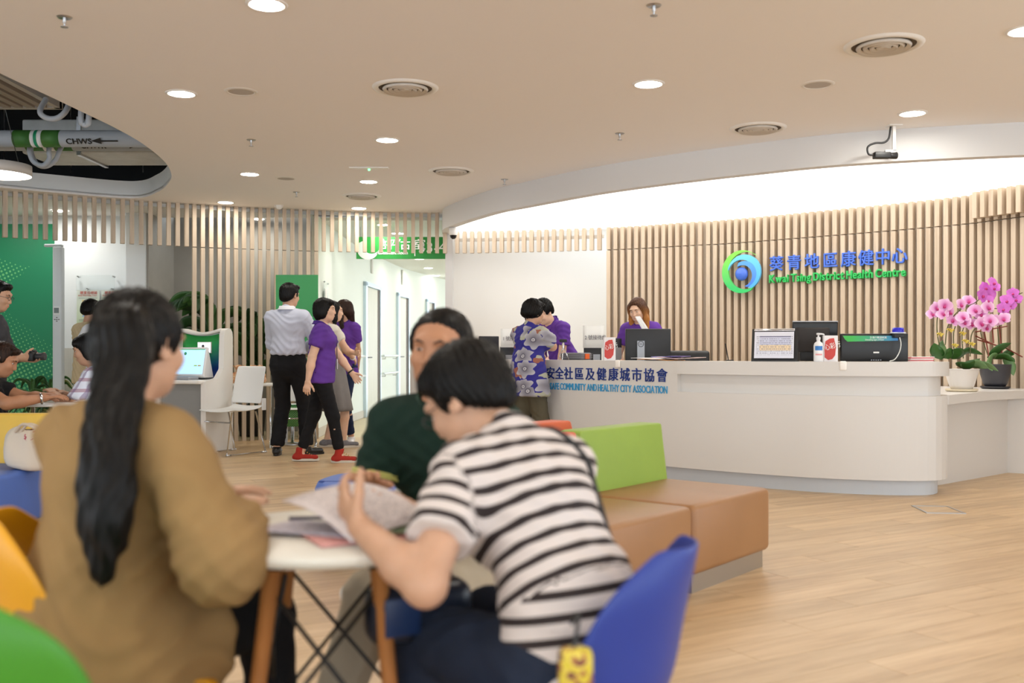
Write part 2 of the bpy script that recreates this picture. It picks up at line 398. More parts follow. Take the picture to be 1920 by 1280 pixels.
# ================================================================== ceiling fixtures
m_lens = M('downlight lens', (255,250,240), .5, emit=L_DOWN); m_ring = M('white trim ring', (240,238,234), .4)
m_fin = M('diffuser fins', (214,208,200), .5); m_gap = M('diffuser shadow gap', (92,82,72), .9); m_spk = M('speaker grille', (190,184,178), .7, bump=.3, bscale=400)
def ceil_at(px, py, z=ZC): Y = (z-CH)*F/(HY-py); return Vector(((px-960)/F*Y, Y, z))
ring_me = MB().lathe([(.085,-.002), (.087,-.008), (.105,-.006), (.108,.0)], 32, cap=False).mesh('ring'); ring_me.materials.append(m_ring)
lens_me = MB().lathe([(0,-.001), (.086,-.001)], 32, cap=False).mesh('lens'); lens_me.materials.append(m_lens)
for p in lens_me.polygons: p.flip()
def downlight(loc, label):
    t = thing('downlight', label, 'ceiling light', loc, 0, 'round ceiling downlights')
    meshobj('trim_ring', ring_me, None, t); meshobj('lens', lens_me, None, t)
DL = [((500,8), 'downlight at the top edge of the picture, left of centre'), ((340,175), 'downlight nearest the dark ceiling opening, left of a speaker'),
 ((1216,157), 'downlight alone over the striped shirt, below a sprinkler'), ((1711,212), 'downlight above the black security camera'), ((726,262), 'downlight below the first round air diffuser'),
 ((468,326), 'downlight under the sprinkler left of centre'), ((691,340), 'downlight just below the exit light plate'), ((423,379), 'downlight furthest left, close to the hanging slats'),
 ((673,390), 'farthest downlight above the corridor opening'), ((1924,57), 'downlight cut off at the right edge of the picture')]
for (x, y), lb in DL: downlight(ceil_at(x, y), lb)
for i, (x, y) in enumerate([(-1.4,3.4), (.9,3.2), (3.1,3.6), (-1.5,1.2), (1.1,.9), (-2.9,2.2), (3.2,1.2), (-.2,-1.2), (-2.7,-1.0), (2.4,-1.2)]):
    downlight((x, y, ZC), 'downlight out of view over the seating, above and behind the viewer')
for i, (px, py) in enumerate(((720,421), (746,437), (832,461))):
    downlight(ceil_at(px, py, 2.8), 'corridor downlight %s' % ['seen left between the hanging slats', 'right above the green corridor sign', 'below the right end of the green sign'][i])
for k in range(4): downlight((-1.7, 18.2+2*k, 2.8), 'far corridor downlight hidden behind the green sign')
for x, y in ((-5.7,12.55), (-6.6,12.2), (-3.4,13.3)): downlight((x, y, 2.868), 'alcove downlight hidden behind the hanging slats')
def diffuser(loc, label, s=1.):
    t = thing('air_diffuser', label, 'air vent', loc, 0, 'round ceiling air diffusers')
    MB().lathe([(.18*s,-.004), (.19*s,-.016), (.215*s,-.012), (.225*s,0)], 36, cap=False).build('rim', m_ring, t)
    MB().lathe([(0,-.0015), (.19*s,-.0015)], 36, cap=False).build('throat', m_gap, t)
    for r in (.155, .118, .082, .045):
        MB().lathe([((r-.030)*s,-.012), ((r-.008)*s,-.028), (r*s,-.012), ((r-.004)*s,-.006)], 36, cap=False).build('cone_ring', m_fin, t)
for p, lb in (((760,164), 'round air diffuser left of centre on the ceiling'), ((1657,84), 'largest round air diffuser, top right of the ceiling'), ((1421,240), 'round air diffuser above the wall emblem, by the bulkhead'),
              ((846,320), 'round air diffuser just before the curved bulkhead'), ((678,367), 'farthest round air diffuser above the corridor opening')): diffuser(ceil_at(*p), lb)
def speaker(loc, label):
    t = thing('ceiling_speaker', label, 'speaker', loc, 0, 'round ceiling speakers')
    MB().lathe([(.085,-.004), (.092,-.010), (.112,0)], 32, cap=False).build('rim', m_ring, t); MB().lathe([(0,-.006), (.088,-.005)], 32, cap=False).build('grille', m_spk, t)
for p, lb in (((452,171), 'ceiling speaker right of the downlight by the dark opening'), ((1533,158), 'ceiling speaker below left of the largest air diffuser'), ((536,334), 'small distant ceiling speaker left of the exit light plate')): speaker(ceil_at(*p), lb)
def sprinkler(loc, label):
    t = thing('sprinkler', label, 'sprinkler', loc, 0, 'ceiling sprinklers')
    MB().lathe([(0,-.002), (.034,-.006), (.040,0)], 20, cap=False).build('escutcheon', m_steel, t)
    MB().lathe([(.009,0), (.009,-.03), (.005,-.034), (.005,-.05)], 10).build('body', m_steel, t); MB().lathe([(0,-.05), (.02,-.052), (.02,-.055), (0,-.056)], 12).build('deflector', m_steel, t)
for p, lb in (((121,32), 'sprinkler at the top left of the picture'), ((1226,10), 'sprinkler at the top edge, right of centre'), ((471,262), 'sprinkler between the speaker and a small downlight, left'), ((1162,250), 'sprinkler in the middle of the ceiling right of centre'),
              ((946,336), 'sprinkler at the edge of the curved bulkhead'), ((556,360), 'small far sprinkler above the slat wall')): sprinkler(ceil_at(*p), lb)
# exit light plate, smoke detector
p = ceil_at(692,314); t = thing('emergency_light', 'flat white emergency light plate with tiny green lamp on the ceiling', 'emergency light', p)
MB().rbox(-.19,.19,-.045,.045,-.012,0,.005).build('plate', m_ring, t); MB().lathe([(.012,-.012), (.012,-.03), (0,-.034)], 12).build('lamp', M('green led', (120,230,150), .4, emit=1.5), t)
p = ceil_at(523,385); t = thing('smoke_detector', 'small white smoke detector above the slat wall', 'smoke detector', p)
MB().lathe([(.05,0), (.05,-.02), (.035,-.032), (.03,-.045), (0,-.05)], 20).build('head', m_ring, t); MB().lathe([(.056,0), (.056,-.008), (.0,-.008)], 20).build('base', m_ring, t)
# dome camera under the bulkhead tip
p = W(850, 441, 12.2); t = thing('dome_camera', 'small white dome camera under the tip of the bulkhead', 'camera', p)
MB().lathe([(.0,.09), (.055,.09), (.055,.02), (.045,0)], 20, cap=False).build('housing', m_ring, t); MB().lathe([(.043,.0), (.036,-.03), (.018,-.045), (0,-.048)], 18, cap=False).build('dome', M('smoked dome', (30,30,34), .1), t)
# bracket camera
p = ceil_at(1676,235); t = thing('security_camera', 'black box camera on a white ceiling bracket with looping cable', 'camera', p)
m_blk = M('black plastic', (24,24,26), .45); m_blk2 = M('charcoal plastic', (48,49,52), .5)
MB().box(-.05,.05,-.05,.05,-.008,0).build('ceiling_plate', m_ring, t)
MB().box(-.012,.012,-.012,.012,-.20,-.006).box(-.07,.012,-.012,.012,-.215,-.195).build('bracket', m_ring, t)
cb = MB().rbox(-.16,-.03,-.032,.032,-.262,-.212,.008).build('camera_body', m_blk, t); MB().lathe([(.026,0), (.028,.05), (.024,.055)], 18, Tm((-.03,0,-.238), 0, 0, PI/2)).build('lens_barrel', m_blk, t)
MB().tube(catmull([(-.16,0,-.235), (-.20,0,-.225), (-.205,0,-.17), (-.15,0,-.14), (-.08,0,-.135), (-.04,0,-.10), (-.025,0,-.01)], 6), .008).build('cable', m_blk, t)

# ================================================================== services in the ceiling void
m_pipe = M('grey pipe lagging', (176,182,190), .55, bump=.15, bscale=50); m_pg = M('green pipe band', (64,118,52), .5); m_pt = M('teal pipe band', (24,150,104), .5); m_pw = M('white pipe band', (236,238,238), .5)
m_ink = M('black stencil ink', (22,22,22), .6)
def pipe(Y, py, r, label, bands, txt, arrow, tx0):
    z = CH+(HY-py)/F*Y; x0, x1 = W(-260,0,Y).x, W(335,0,Y).x
    t = thing('water_pipe', label, 'pipe', (0, Y, z))
    MB().tube([(x0,0,0), (x1,0,0)], r, 24).build('pipe', m_pipe, t)
    for a, b, m in bands: MB().tube([(W(a,0,Y).x,0,0), (W(b,0,Y).x,0,0)], r*1.012, 24).build('colour_band', m, t)
    zz = -r*.78; yy = -r*.80
    text('lettering', txt, m_ink, t, (W(tx0,0,Y).x, yy, zz), (PI/2+.55,0,0), .07, .002, .001, sx=1.12)
    xa = W(tx0+62,0,Y).x; dr = 1 if arrow == 'r' else -1; h = 2
    MB().box(xa,xa+.17,-.004,0,.02,.032,Tm((0,yy-.006,zz),0,.55)).prism([(xa+(.24 if dr > 0 else -.07),.026),(xa+(.15 if dr > 0 else .02),.055),(xa+(.15 if dr > 0 else .02),-.003)],-.001,.002,Tm((0,yy-.006,zz),0,PI/2+.55)).build('flow_arrow', m_ink, t)
B = lambda o: [(29+o,62+o,m_pg), (62+o,69+o,m_pw), (69+o,75+o,m_pt), (75+o,83+o,m_pw), (83+o,116+o,m_pg)]
pipe(8.9, 260, .075, 'front grey water pipe with green and white bands lettered CHWS', B(0), 'CHWS', 'l', 130)
pipe(9.5, 270, .065, 'rear grey water pipe lettered CHWR behind the front pipe', B(22), 'CHWR', 'r', 156)
# linear grille panel
t = thing('linear_grille', 'long slotted grey grille panel in the ceiling void', 'air vent', (-4.62, 7.0, 3.12), 0)
MB().box(-.55,.55,-3.0,1.32,.04,.08).box(-.58,-.53,-3.0,1.34,-.0,.08).box(.8,.85,-3.0,1.34,0,.08).box(-.58,.85,1.3,1.36,0,.08).build('frame', M('grille frame', (176,172,166), .5), t)
for k in range(13): MB().box(-.52+k*.1,-.52+k*.1+.062,-3.0,1.3,0.0,.03).build('slat', M('grille slat', (150,138,126), .5), t)
# ducts, flexible hoses, hanging rods, pendant
t = thing('air_duct', 'wide pale air duct above the water pipes', 'duct', (-5.8, 8.0, 3.5)); MB().rbox(-.5,2.4,-.6,.6,0,.45,.03).build('duct', M('galvanised duct', (196,200,200), .5, var=.08), t); MB().box(-.52,-.47,-.62,.62,-.02,.47).box(1.0,1.05,-.62,.62,-.02,.47).build('flange', m_steel, t)
t = thing('air_duct', 'grey duct box at the far right of the ceiling void', 'duct', (-4.1, 10.2, 3.05)); MB().rbox(-.75,.55,-.35,.3,.0,.34,.02).build('duct', M('galvanised duct', (196,200,200), .5), t); MB().box(-.2,-.16,-.37,.32,-.02,.36).build('flange', m_steel, t)
for i, (pts, lb) in enumerate(([ [(75,208),(85,220),(105,222),(122,210)], 'pale hose loop hanging from the end of the grille' ], [[(152,212),(156,232),(163,232),(167,215)], 'narrow pale hose loop at the edge of the ceiling'], [[(55,280),(62,302),(80,310),(92,298),(92,280)], 'inner grey hose loop under the green pipe bands'], [[(58,280),(68,306),(86,312),(104,300),(112,282)], 'wider grey hose loop under the green pipe bands'])):
    Yh = (7.9, 7.8, 9.2, 9.3)[i]; P3 = [W(x, y, Yh) for x, y in pts]
    o = MB().tube(catmull([tuple(q) for q in [P3[0]+Vector((0,.1,.12 if i != 1 else .62))]+P3+[P3[-1]+Vector((0,.1,.12 if i != 1 else .62))]], 8), .022, 10).build('flexible_hose', m_pipe); tag(o, lb, 'hose', 'hoses in the ceiling void')
for i, (px, lb) in enumerate(((133, 'thin steel rod hanging left in the ceiling void'), (268, 'thin steel rod hanging right in the ceiling void'), (8, 'thin steel rod at the left edge of the ceiling void'))):
    q = W(px, 300, 10.6); o = MB().tube([(q.x,q.y,3.0), (q.x,q.y,4.3)], .006, 6).build('hanger_rod', m_steel); tag(o, lb, 'rod', 'rods in the ceiling void')
p = W(-8, 328, 8.6); t = thing('pendant_lamp', 'round white pendant lamp at the left edge, half out of frame', 'pendant lamp', p)
MB().lathe([(.28,.0), (.285,.0), (.285,.09), (0,.09)], 40, cap=False).build('shade', M('pendant drum', (205,200,194), .5), t)
lo = MB().lathe([(0,.004), (.28,.004)], 40, cap=False).build('diffuser', M('pendant glow', (255,252,246), .5, emit=L_PEND), t)
for a in (0, 2.1, 4.2): MB().tube([(.2*math.cos(a),.2*math.sin(a),.09), (0,0,.9)], .003, 5).build('suspension_wire', m_steel, t)
MB().tube([(0,0,.09), (0,0,1.0)], .005, 6).build('cable', m_ring, t)

# ================================================================== reception desk
m_desk = M('white solid surface', (220,217,213), .32, bump=.01); m_desk2 = M('desk plinth', (205,210,216), .35)
DK = catmull([(-1.15,11.25), (-.75,10.75), (-.25,10.1), (.33,9.47), (.83,8.92), (1.334,8.41), (1.66,8.12), (1.99,7.87), (2.357,7.645), (2.76,7.50), (3.10,7.475), (3.28,7.56), (3.385,7.76), (3.36,8.0)], 10)
DKS = arclen(DK); DPX = 960+DK[:, 0]/DK[:, 1]*F
def desk_s(px): k = int(np.argmax(DPX)); return float(np.interp(px, DPX[:k], DKS[:k]))
def desk_band(name, s0, s1, o0, o1, z0, z1, mat, parent, smooth=True):
    n = 90; C = np.array([at_s(DK, DKS, s0+(s1-s0)*k/n)[0] for k in range(n+1)])
    A, Bq = offset_curve(C, o0), offset_curve(C, o1)
    return MB().prism([tuple(p) for p in A]+[tuple(p) for p in Bq[::-1]], z0, z1).build(name, mat, parent)
SE, S1 = DKS[-1], desk_s(1270)
desk = thing('reception_desk', 'long curved white reception counter with blue lettering', 'desk', (0,0,0))
desk_band('plinth', 0, SE-.12, .07, .30, 0, .125, m_desk2, desk)
desk_band('lower_panel', 0, SE, 0, .34, .118, .752, m_desk, desk)
desk_band('sign_panel', 0, S1, 0, .34, .75, 1.01, m_desk, desk)
desk_band('recessed_band', S1-.02, SE-.02, .05, .32, .75, .905, m_desk, desk)
desk_band('counter_slab', S1-.002, SE, -.012, .36, .902, 1.01, m_desk, desk)
desk_band('worktop', 0, SE-.2, .36, .95, .72, .75, m_desk, desk)
for px in (1160, 1581):                                      # milky clips on the counter edge
    q, tt = at_s(DK, DKS, desk_s(px)); an = math.atan2(tt[1], tt[0]); c = MB().rbox(-.027,.027,-.026,.0,.945,1.016,.012).build('cable_clip', M('milky plastic', (250,246,240), .3), desk, (q[0],q[1],0), (0,0,an))
lw = [(3.36,7.86), (3.44,7.84), (3.62,8.06), (3.9,8.36), (4.2,8.62), (4.6,8.88), (5.1,9.05), (5.05,9.2), (4.6,9.62), (4.2,10.12), (3.7,9.6), (3.36,8.6)]
lc = thing('low_counter', 'lower white side counter carrying the two orchids', 'counter', (0,0,0))
MB().prism(lw, .672, .745).build('top', m_desk, lc)
MB().prism([(3.42,8.07), (4.46,8.96), (4.42,9.0), (3.38,8.11)], 0, .672).prism([(4.46,8.96), (5.2,8.55), (5.22,8.6), (4.48,9.01)], 0, .672).build('side_panel', m_desk, lc)
# letters on the desk: two lines along the curve
m_navy = M('navy letters', (22,50,130), .4); m_sky = M('sky blue letters', (62,160,214), .4)
dsg = thing('desk_sign', 'navy Chinese and sky blue English lettering on the counter front', 'sign', (0,0,0))
def on_desk(px, zz, me, mat, sx, sz):
    q, tt = at_s(DK, DKS, desk_s(px)); an = math.atan2(tt[1], tt[0]); n = np.array((tt[1], -tt[0]))*.004
    o = meshobj('letter', me, mat, dsg, (q[0]+n[0], q[1]+n[1], zz), (PI/2, 0, an)); o.scale = (sx, sz, .1); return o
for ch, px in zip('葵青安全社區及健康城市協會', (985, 1008, 1033, 1049.5, 1066.5, 1086.5, 1107, 1128.5, 1150.5, 1172, 1194.5, 1217.5, 1241.5)):
    on_desk(px, .842, text_mesh(ch, 1., .04, 0, 'CENTER', .008), m_navy, .118, .122)
ENG = 'KWAI TSING SAFE COMMUNITY AND HEALTHY CITY ASSOCIATION'
wid = []
for ch in ENG:
    if ch == ' ': wid.append(.22); continue
    me = text_mesh(ch, 1., .03, 0, 'LEFT', .012); xs = [v.co.x for v in me.vertices]; wid.append(max(xs)-min(xs)+.075)
s_a, s_b = desk_s(986), desk_s(1252.5); tot = sum(wid); sc = (s_b-s_a)/tot; s = s_a
for ch, w in zip(ENG, wid):
    if ch != ' ':
        me = text_mesh(ch, 1., .03, 0, 'LEFT', .012); x0 = min(v.co.x for v in me.vertices)
        q, tt = at_s(DK, DKS, s); an = math.atan2(tt[1], tt[0]); n = np.array((tt[1], -tt[0]))*.004
        q = q-tt*x0*sc; o = meshobj('letter', me, m_sky, dsg, (q[0]+n[0], q[1]+n[1], .735), (PI/2,0,an)); o.scale = (sc, .088, .1)
    s += w*sc

# ================================================================== wall sign
m_sb = M('blue acrylic letters', (70,112,214), .35); m_sg = M('green acrylic letters', (52,190,96), .35)
ws = thing('wall_sign', 'round swirl emblem with blue Chinese and green English raised lettering on slats', 'sign', (0,0,0))
def on_arc(px, d=-.09):
    # point in front of the slats seen at column px
    s0 = s_of_x(1.5); SS = [s0+k*.1 for k in range(42)]; PX = []
    for s_ in SS:
        p, tt = at_s(ARC, ARCS, s_); q = p+np.array((-tt[1], tt[0]))*d; PX.append(960+q[0]/q[1]*F)
    p, tt = at_s(ARC, ARCS, float(np.interp(px, PX, SS))); return p+np.array((-tt[1], tt[0]))*d, tt
A0, _ = on_arc(1350); A1, _ = on_arc(1705); ch_d = (A1-A0)/np.linalg.norm(A1-A0); ch_a = math.atan2(ch_d[1], ch_d[0])
mid, _ = on_arc(1530); push = max(0., float(np.dot(A0-mid, np.array((-ch_d[1], ch_d[0])))))   # letters stand on one plane clear of the slats
nrm = np.array((ch_d[1], -ch_d[0]))
def plane_pt(px, py):
    k = (px-960)/F; o = A0; den = ch_d[0]-k*ch_d[1]; tpar = (k*o[1]-o[0])/den; q = o+ch_d*tpar; return Vector((q[0], q[1], CH-(py-HY)/F*q[1])), tpar
def arc_pt(px, py): q, tt = on_arc(px, -.085); return Vector((q[0], q[1], CH-(py-HY)/F*q[1])), math.atan2(tt[1], tt[0])
for ch, px, py in zip('葵青地區康健中心', (1456,1489,1522.5,1557,1591,1624,1655.5,1687), [494-(x-1456)/231*15 for x in (1456,1489,1522.5,1557,1591,1624,1655.5,1687)]):
    P0, an = arc_pt(px, py); o = meshobj('letter', text_mesh(ch, 1., .07, 0, 'CENTER', .016), m_sb, ws, P0-Vector((0,0,.066)), (PI/2,0,an)); o.scale = (.172,.176,.17)
S = 'Kwai Tsing District Health Centre'; wid = []
for ch in S:
    if ch == ' ': wid.append(.2); continue
    me = text_mesh(ch, 1., .10, 0, 'LEFT', .034); xs = [v.co.x for v in me.vertices]; wid.append(max(xs)-min(xs)+.065)
tot = sum(wid); acc = 0
pl, _ = arc_pt(1443, 530); pr, _ = arc_pt(1700, 517)
OA = offset_curve(ARC, -.085); OS = arclen(OA); oa, ob = [float(np.interp(v.x, OA[:, 0], OS)) for v in (pl, pr)]; sc = (ob-oa)/tot
def arc_s(f):
    q, tt = at_s(OA, OS, oa+(ob-oa)*f); return Vector((q[0], q[1], pl.z+(pr.z-pl.z)*f)), math.atan2(tt[1], tt[0])
for ch, w in zip(S, wid):
    if ch != ' ':
        me = text_mesh(ch, 1., .10, 0, 'LEFT', .034); x0 = min(v.co.x for v in me.vertices); f = acc/tot; P0, an = arc_s(f); o = meshobj('letter', me, m_sg, ws, P0-Vector((math.cos(an), math.sin(an), 0))*x0*sc, (PI/2,0,an)); o.scale = (sc,.122,.17)
    acc += w
def crescent(R, r, ox, oy, th, n=56, a0=0., a1=2*PI):
    out = [(R*math.cos(a0+(a1-a0)*k/n), R*math.sin(a0+(a1-a0)*k/n)) for k in range(n+1)]
    inn = [(ox+r*math.cos(a0+(a1-a0)*k/n), oy+r*math.sin(a0+(a1-a0)*k/n)) for k in range(n+1)]
    m = MB()
    for k in range(n):
        vs = [out[k], out[k+1], inn[k+1], inn[k]]
        m.prism(vs, 0, th)
    return m
def grad_mat(name, ca, cb, axis_rot):
    s = N(name); v = s.mapping(s.obj(), (1,1,1), (0,0,axis_rot)); x, y, z = s.sepx(v); s.base(s.ramp(s.math('ADD', s.math('MULTIPLY', y, 2.2), .5), [(.1, rgb(ca)), (.9, rgb(cb))])); s.b.inputs['Roughness'].default_value = .35; return s.m
EC, ea = arc_pt(1397, 510); EC = EC+Vector((nrm[0], nrm[1], 0))*.06
er = (PI/2, 0, ea); R0 = .245
def emb(mbx, mat, nm): return mbx.build(nm, mat, ws, EC, er)
emb(crescent(R0, .212, .048, .010, .03, a0=math.radians(52), a1=math.radians(298)), grad_mat('emblem green', (60,200,110), (130,215,80), 0), 'green_crescent')
emb(crescent(.205, .170, -.034, -.024, .03, a0=math.radians(-62), a1=math.radians(165)), grad_mat('emblem sky', (80,170,235), (110,205,235), 0), 'sky_crescent').location = EC+Vector((ch_d[0], ch_d[1], 0))*.03-Vector((0,0,.01))
emb(crescent(.150, .122, -.026, -.018, .03, a0=math.radians(-78), a1=math.radians(120)), grad_mat('emblem blue', (70,120,225), (95,170,235), 0), 'blue_crescent').location = EC+Vector((ch_d[0], ch_d[1], 0))*.035-Vector((0,0,.03))
emb(MB().lathe([(0,.035), (.05,.032), (.074,.018), (.077,0)], 32), m_sb, 'blue_dot').location = EC-Vector((0,0,.025))-Vector((ch_d[0], ch_d[1], 0))*.01
# corridor sign
Ys = 13.6; t = thing('hanging_sign', 'green hanging corridor sign lettered Assessment Room 33-41', 'sign', (0, Ys, 0))
xa, xb = W(668,0,Ys).x, W(846,0,Ys).x; za, zb = W(0,485,Ys).z, W(0,444,Ys).z
MB().box(xa, xb, 0, .05, za, zb).build('board', M('green sign face', (38,140,58), .4), t)
MB().box(xa+.05, xa+.055, .02,.03, zb, 2.8).box(xb-.2, xb-.195, .02,.03, zb, 2.8).build('hanger', m_steel, t)
m_wl = M('white lettering', (246,248,246), .5)
text('lettering', '評估室', m_wl, t, (W(713,0,Ys).x, -.004, W(0,466,Ys).z), size=.155, sx=1.35); text('lettering', 'Assessment Room', m_wl, t, (W(706,0,Ys).x, -.004, W(0,476.5,Ys).z), size=.062, ext=.001, off=.001, sx=.92)
text('lettering', '33-41', m_wl, t, (W(784,0,Ys).x, -.004, W(0,473,Ys).z), size=.2, sx=1.05)
MB().box(W(777,0,Ys).x, W(778.8,0,Ys).x, -.004, 0, W(0,480,Ys).z, W(0,450,Ys).z).build('divider', m_wl, t)
o = crescent(.15, .12, .05, .05, .004, 30, math.radians(150), math.radians(350)).build('leaf_mark', M('pale leaf print', (206,216,210), .5), t, (W(690,0,Ys).x, -.001, W(0,466,Ys).z), (PI/2,0,0))
# acrylic notice on corridor wall
q = wall_px(612); t = thing('acrylic_notice', 'clear acrylic notice holder with paper on the corridor wall', 'notice', (q[0]+.03, q[1], 1.86), math.radians(-86))
MB().box(-.02,.42,-.012,-.008,-.16,.16).build('acrylic_sheet', M('clear acrylic', (235,245,245), .05, trans=.9, alpha=.35), t); MB().box(.1,.34,-.007,-.005,-.14,.06).build('paper', M('paper white', (240,240,236), .7), t)
for x, z in ((0,.14), (.4,.14), (0,-.14), (.4,-.14)): MB().tube([(x,0,z), (x,-.02,z)], .01, 8).build('standoff', m_steel, t)
# ================================================================== things on the desk
m_paper = M('paper white', (240,240,236), .7); m_scr = M('monitor black', (20,21,23), .35); m_scrb = M('monitor back', (34,36,40), .45, bump=.1, bscale=200); m_silver = M('silver plastic', (150,152,156), .35, .6)
def desk_pt(px, inset=.18):
    q, tt = at_s(DK, DKS, desk_s(px)); n = np.array((-tt[1], tt[0])); q = q+n*inset; return Vector((q[0], q[1], 1.01)), math.atan2(tt[1], tt[0])
def lines_mat(name, bgc, ink, rows, w, h, blocks=()):
    """printed sheet: rows of text-like dashes and colour blocks over local x,z (metres)"""
    s = N(name); o = s.obj(); x, y, z = s.sepx(o)
    r = s.math('FRACT', s.math('MULTIPLY', z, rows/h)); rowid = s.math('FLOOR', s.math('MULTIPLY', z, rows/h))
    cmb = s.n('ShaderNodeCombineXYZ'); s.l(s.math('MULTIPLY', x, 60/w*.5), cmb.inputs[0]); s.l(rowid, cmb.inputs[1])
    nz = s.noise(cmb.outputs[0], 1.7, 1); ink_f = s.math('MULTIPLY', s.math('GREATER_THAN', nz, .46), s.math('LESS_THAN', s.math('ABSOLUTE', s.math('SUBTRACT', r, .5)), .2))
    inx = s.math('LESS_THAN', s.math('ABSOLUTE', x), w*.42); inz = s.math('MULTIPLY', s.math('GREATER_THAN', z, h*.12), s.math('LESS_THAN', z, h*.86))
    c = bgc if isinstance(bgc, tuple) else bgc; c = rgb(c)
    for (x0, x1, z0, z1, col) in blocks:
        f = s.math('MULTIPLY', s.math('MULTIPLY', s.math('GREATER_THAN', x, x0), s.math('LESS_THAN', x, x1)), s.math('MULTIPLY', s.math('GREATER_THAN', z, z0), s.math('LESS_THAN', z, z1)))
        c = s.mix(f, c, rgb(col))
    s.base(s.mix(s.math('MULTIPLY', s.math('MULTIPLY', ink_f, s.math('MULTIPLY', inx, inz)), .75), c, rgb(ink))); s.b.inputs['Roughness'].default_value = .6; return s.m
# 1 large monitor seen from behind with silver stand
def worktop_pt(px, Y, z): q = W(px, 0, Y); return Vector((q.x, Y, z))
def monitor(px0, px1, py0, py1, Y, label, stand_px=None, rz=0., logo=False, base_z=.75, group='computer monitors on the desk'):
    xm = (W(px0,0,Y).x+W(px1,0,Y).x)/2; w = (px1-px0)/F*Y; z1 = W(0,py0,Y).z; z0 = W(0,py1,Y).z
    t = thing('monitor', label, 'monitor', (xm, Y, base_z), rz, group); z0 -= base_z; z1 -= base_z
    MB().rbox(-w/2, w/2, 0, .035, z0, z1, .008, 2).build('case', m_scrb, t); MB().box(-w/2+.01, w/2-.01, .035, .038, z0+.012, z1-.01).build('screen', m_scr, t)
    sx = ((stand_px or (px0+px1)/2)-(px0+px1)/2)/F*Y
    st = MB().box(sx-.035, sx+.035, -.03, .0, .01, z0+(z1-z0)*.62).build('stand_column', m_silver, t); MB().rbox(sx-.12, sx+.12, -.12, .1, 0, .014, .005).build('stand_base', m_silver, t)
    if logo:
        MB().tube([(sx+.026*math.cos(a), -.031, z0+(z1-z0)*.52+.026*math.sin(a)) for a in np.linspace(0, 2*PI, 21)[:-1]], .003, 6, True).build('logo_ring', m_blk2, t)
        text('logo_lettering', 'DELL', m_blk2, t, (sx-.0175, -.032, z0+(z1-z0)*.52-.006), size=.017, ext=.001)
    return t
monitor(1173, 1258, 616, 676, 9.55, 'large black monitor with silver stand, seen from behind in front of the seated receptionist', 1201, 0, True)
monitor(1095, 1128, 648, 690, 10.0, 'black monitor behind the second white paper sign', 1118, .05)
monitor(938, 970, 650, 690, 10.9, 'black monitor behind the first white paper sign', 954, .1)
monitor(898, 936, 630, 690, 11.2, 'black monitor left of the first paper sign, partly hidden', None, .2)
monitor(1146, 1168, 634, 680, 10.2, 'narrow dark monitor edge just left of the large monitor', None, .5)
# paper signs taped to monitors
for px0, px1, py0, py1, Y, txt, lb in ((1093, 1133, 610, 652, 9.9, '2 號接待處', 'white paper sign numbered 2 taped above a black monitor'), (939, 978, 616, 651, 10.75, '1 號接待處', 'white paper sign numbered 1 behind the floral shirt')):
    a, b = W(px0, py1, Y), W(px1, py0, Y); t = thing('paper_sign', lb, 'sign', (a.x, Y, a.z)); w = b.x-a.x
    MB().grid(lambda u, v: (u*w, .006*math.sin(u*3), v*(b.z-a.z)), 6, 2).build('sheet', m_paper, t, solid=.001); text('lettering', txt, M('grey print', (110,106,112), .7), t, (w*.08, -.004, (b.z-a.z)*.38), size=.052, ext=.0006, sx=.86)
# red and white leaflet boxes
m_red = M('red print', (205,70,64), .55)
def leaflet_box(px, Y, w, h, rz, label):
    t = thing('leaflet_box', label, 'box', (W(px,0,Y).x, Y, 1.01), rz, 'red and white leaflet boxes')
    MB().box(-w/2, w/2, 0, .07, 0, h).build('carton', M('white carton', (236,234,236), .5), t)
    out = [(-w*.46, h*.16), (-w*.2, h*.06), (w*.1, h*.1), (w*.3, h*.24), (w*.36, h*.55), (w*.22, h*.9), (-w*.1, h*.88), (-w*.4, h*.78), (-w*.47, h*.5)]
    MB().prism(out, 0, .002, Matrix.Translation((0,0,0)) @ Matrix.Rotation(PI/2, 4, 'X')).build('red_patch', m_red, t)
    text('lettering', '心彩行', m_wl, t, (-w*.42, -.004, h*.44), (PI/2,-.25,0), .052, .0006, sx=.8)
leaflet_box(1143.5, 9.06, .105, .21, .05, 'red and white leaflet box beside the second paper sign')
leaflet_box(1558, 7.82, .105, .205, -.15, 'red and white leaflet box beside the pump bottle')
# document pile
t0, an = desk_pt(1215, .16)
m_doc = lines_mat('patterned folder', (235,232,236), (70,60,160), 8, .3, .25)
for k, (dx, dy, rz, w, d, c, nm, lb) in enumerate(((.02, 0, .1, .34, .24, (214,150,84), 'folder', 'tan folder lying at the bottom of the papers on the counter'), (-.06, .01, -.15, .34, .24, None, 'folder', 'white folder with blue pattern lying by the large monitor'), (.22, .02, .2, .36, .22, (236,208,204), 'folder', 'pale pink folder on the counter right of the large monitor'), (.1, .03, -.3, .3, .2, (150,140,210), 'folder', 'violet folder topmost on the counter papers'))):
    m = MB().grid(lambda u, v: (-w/2+u*w, -d/2+v*d, .006*math.sin(u*5+k)+.006), 8, 4).build(nm, m_doc if c is None else M('folder %d' % k, c, .6), None, t0+Vector((dx*math.cos(an)-dy*math.sin(an), dx*math.sin(an)+dy*math.cos(an), .004+k*.008)), (0,0,an+rz), solid=.004)
    tag(m, lb, 'folder', 'folders on the counter')
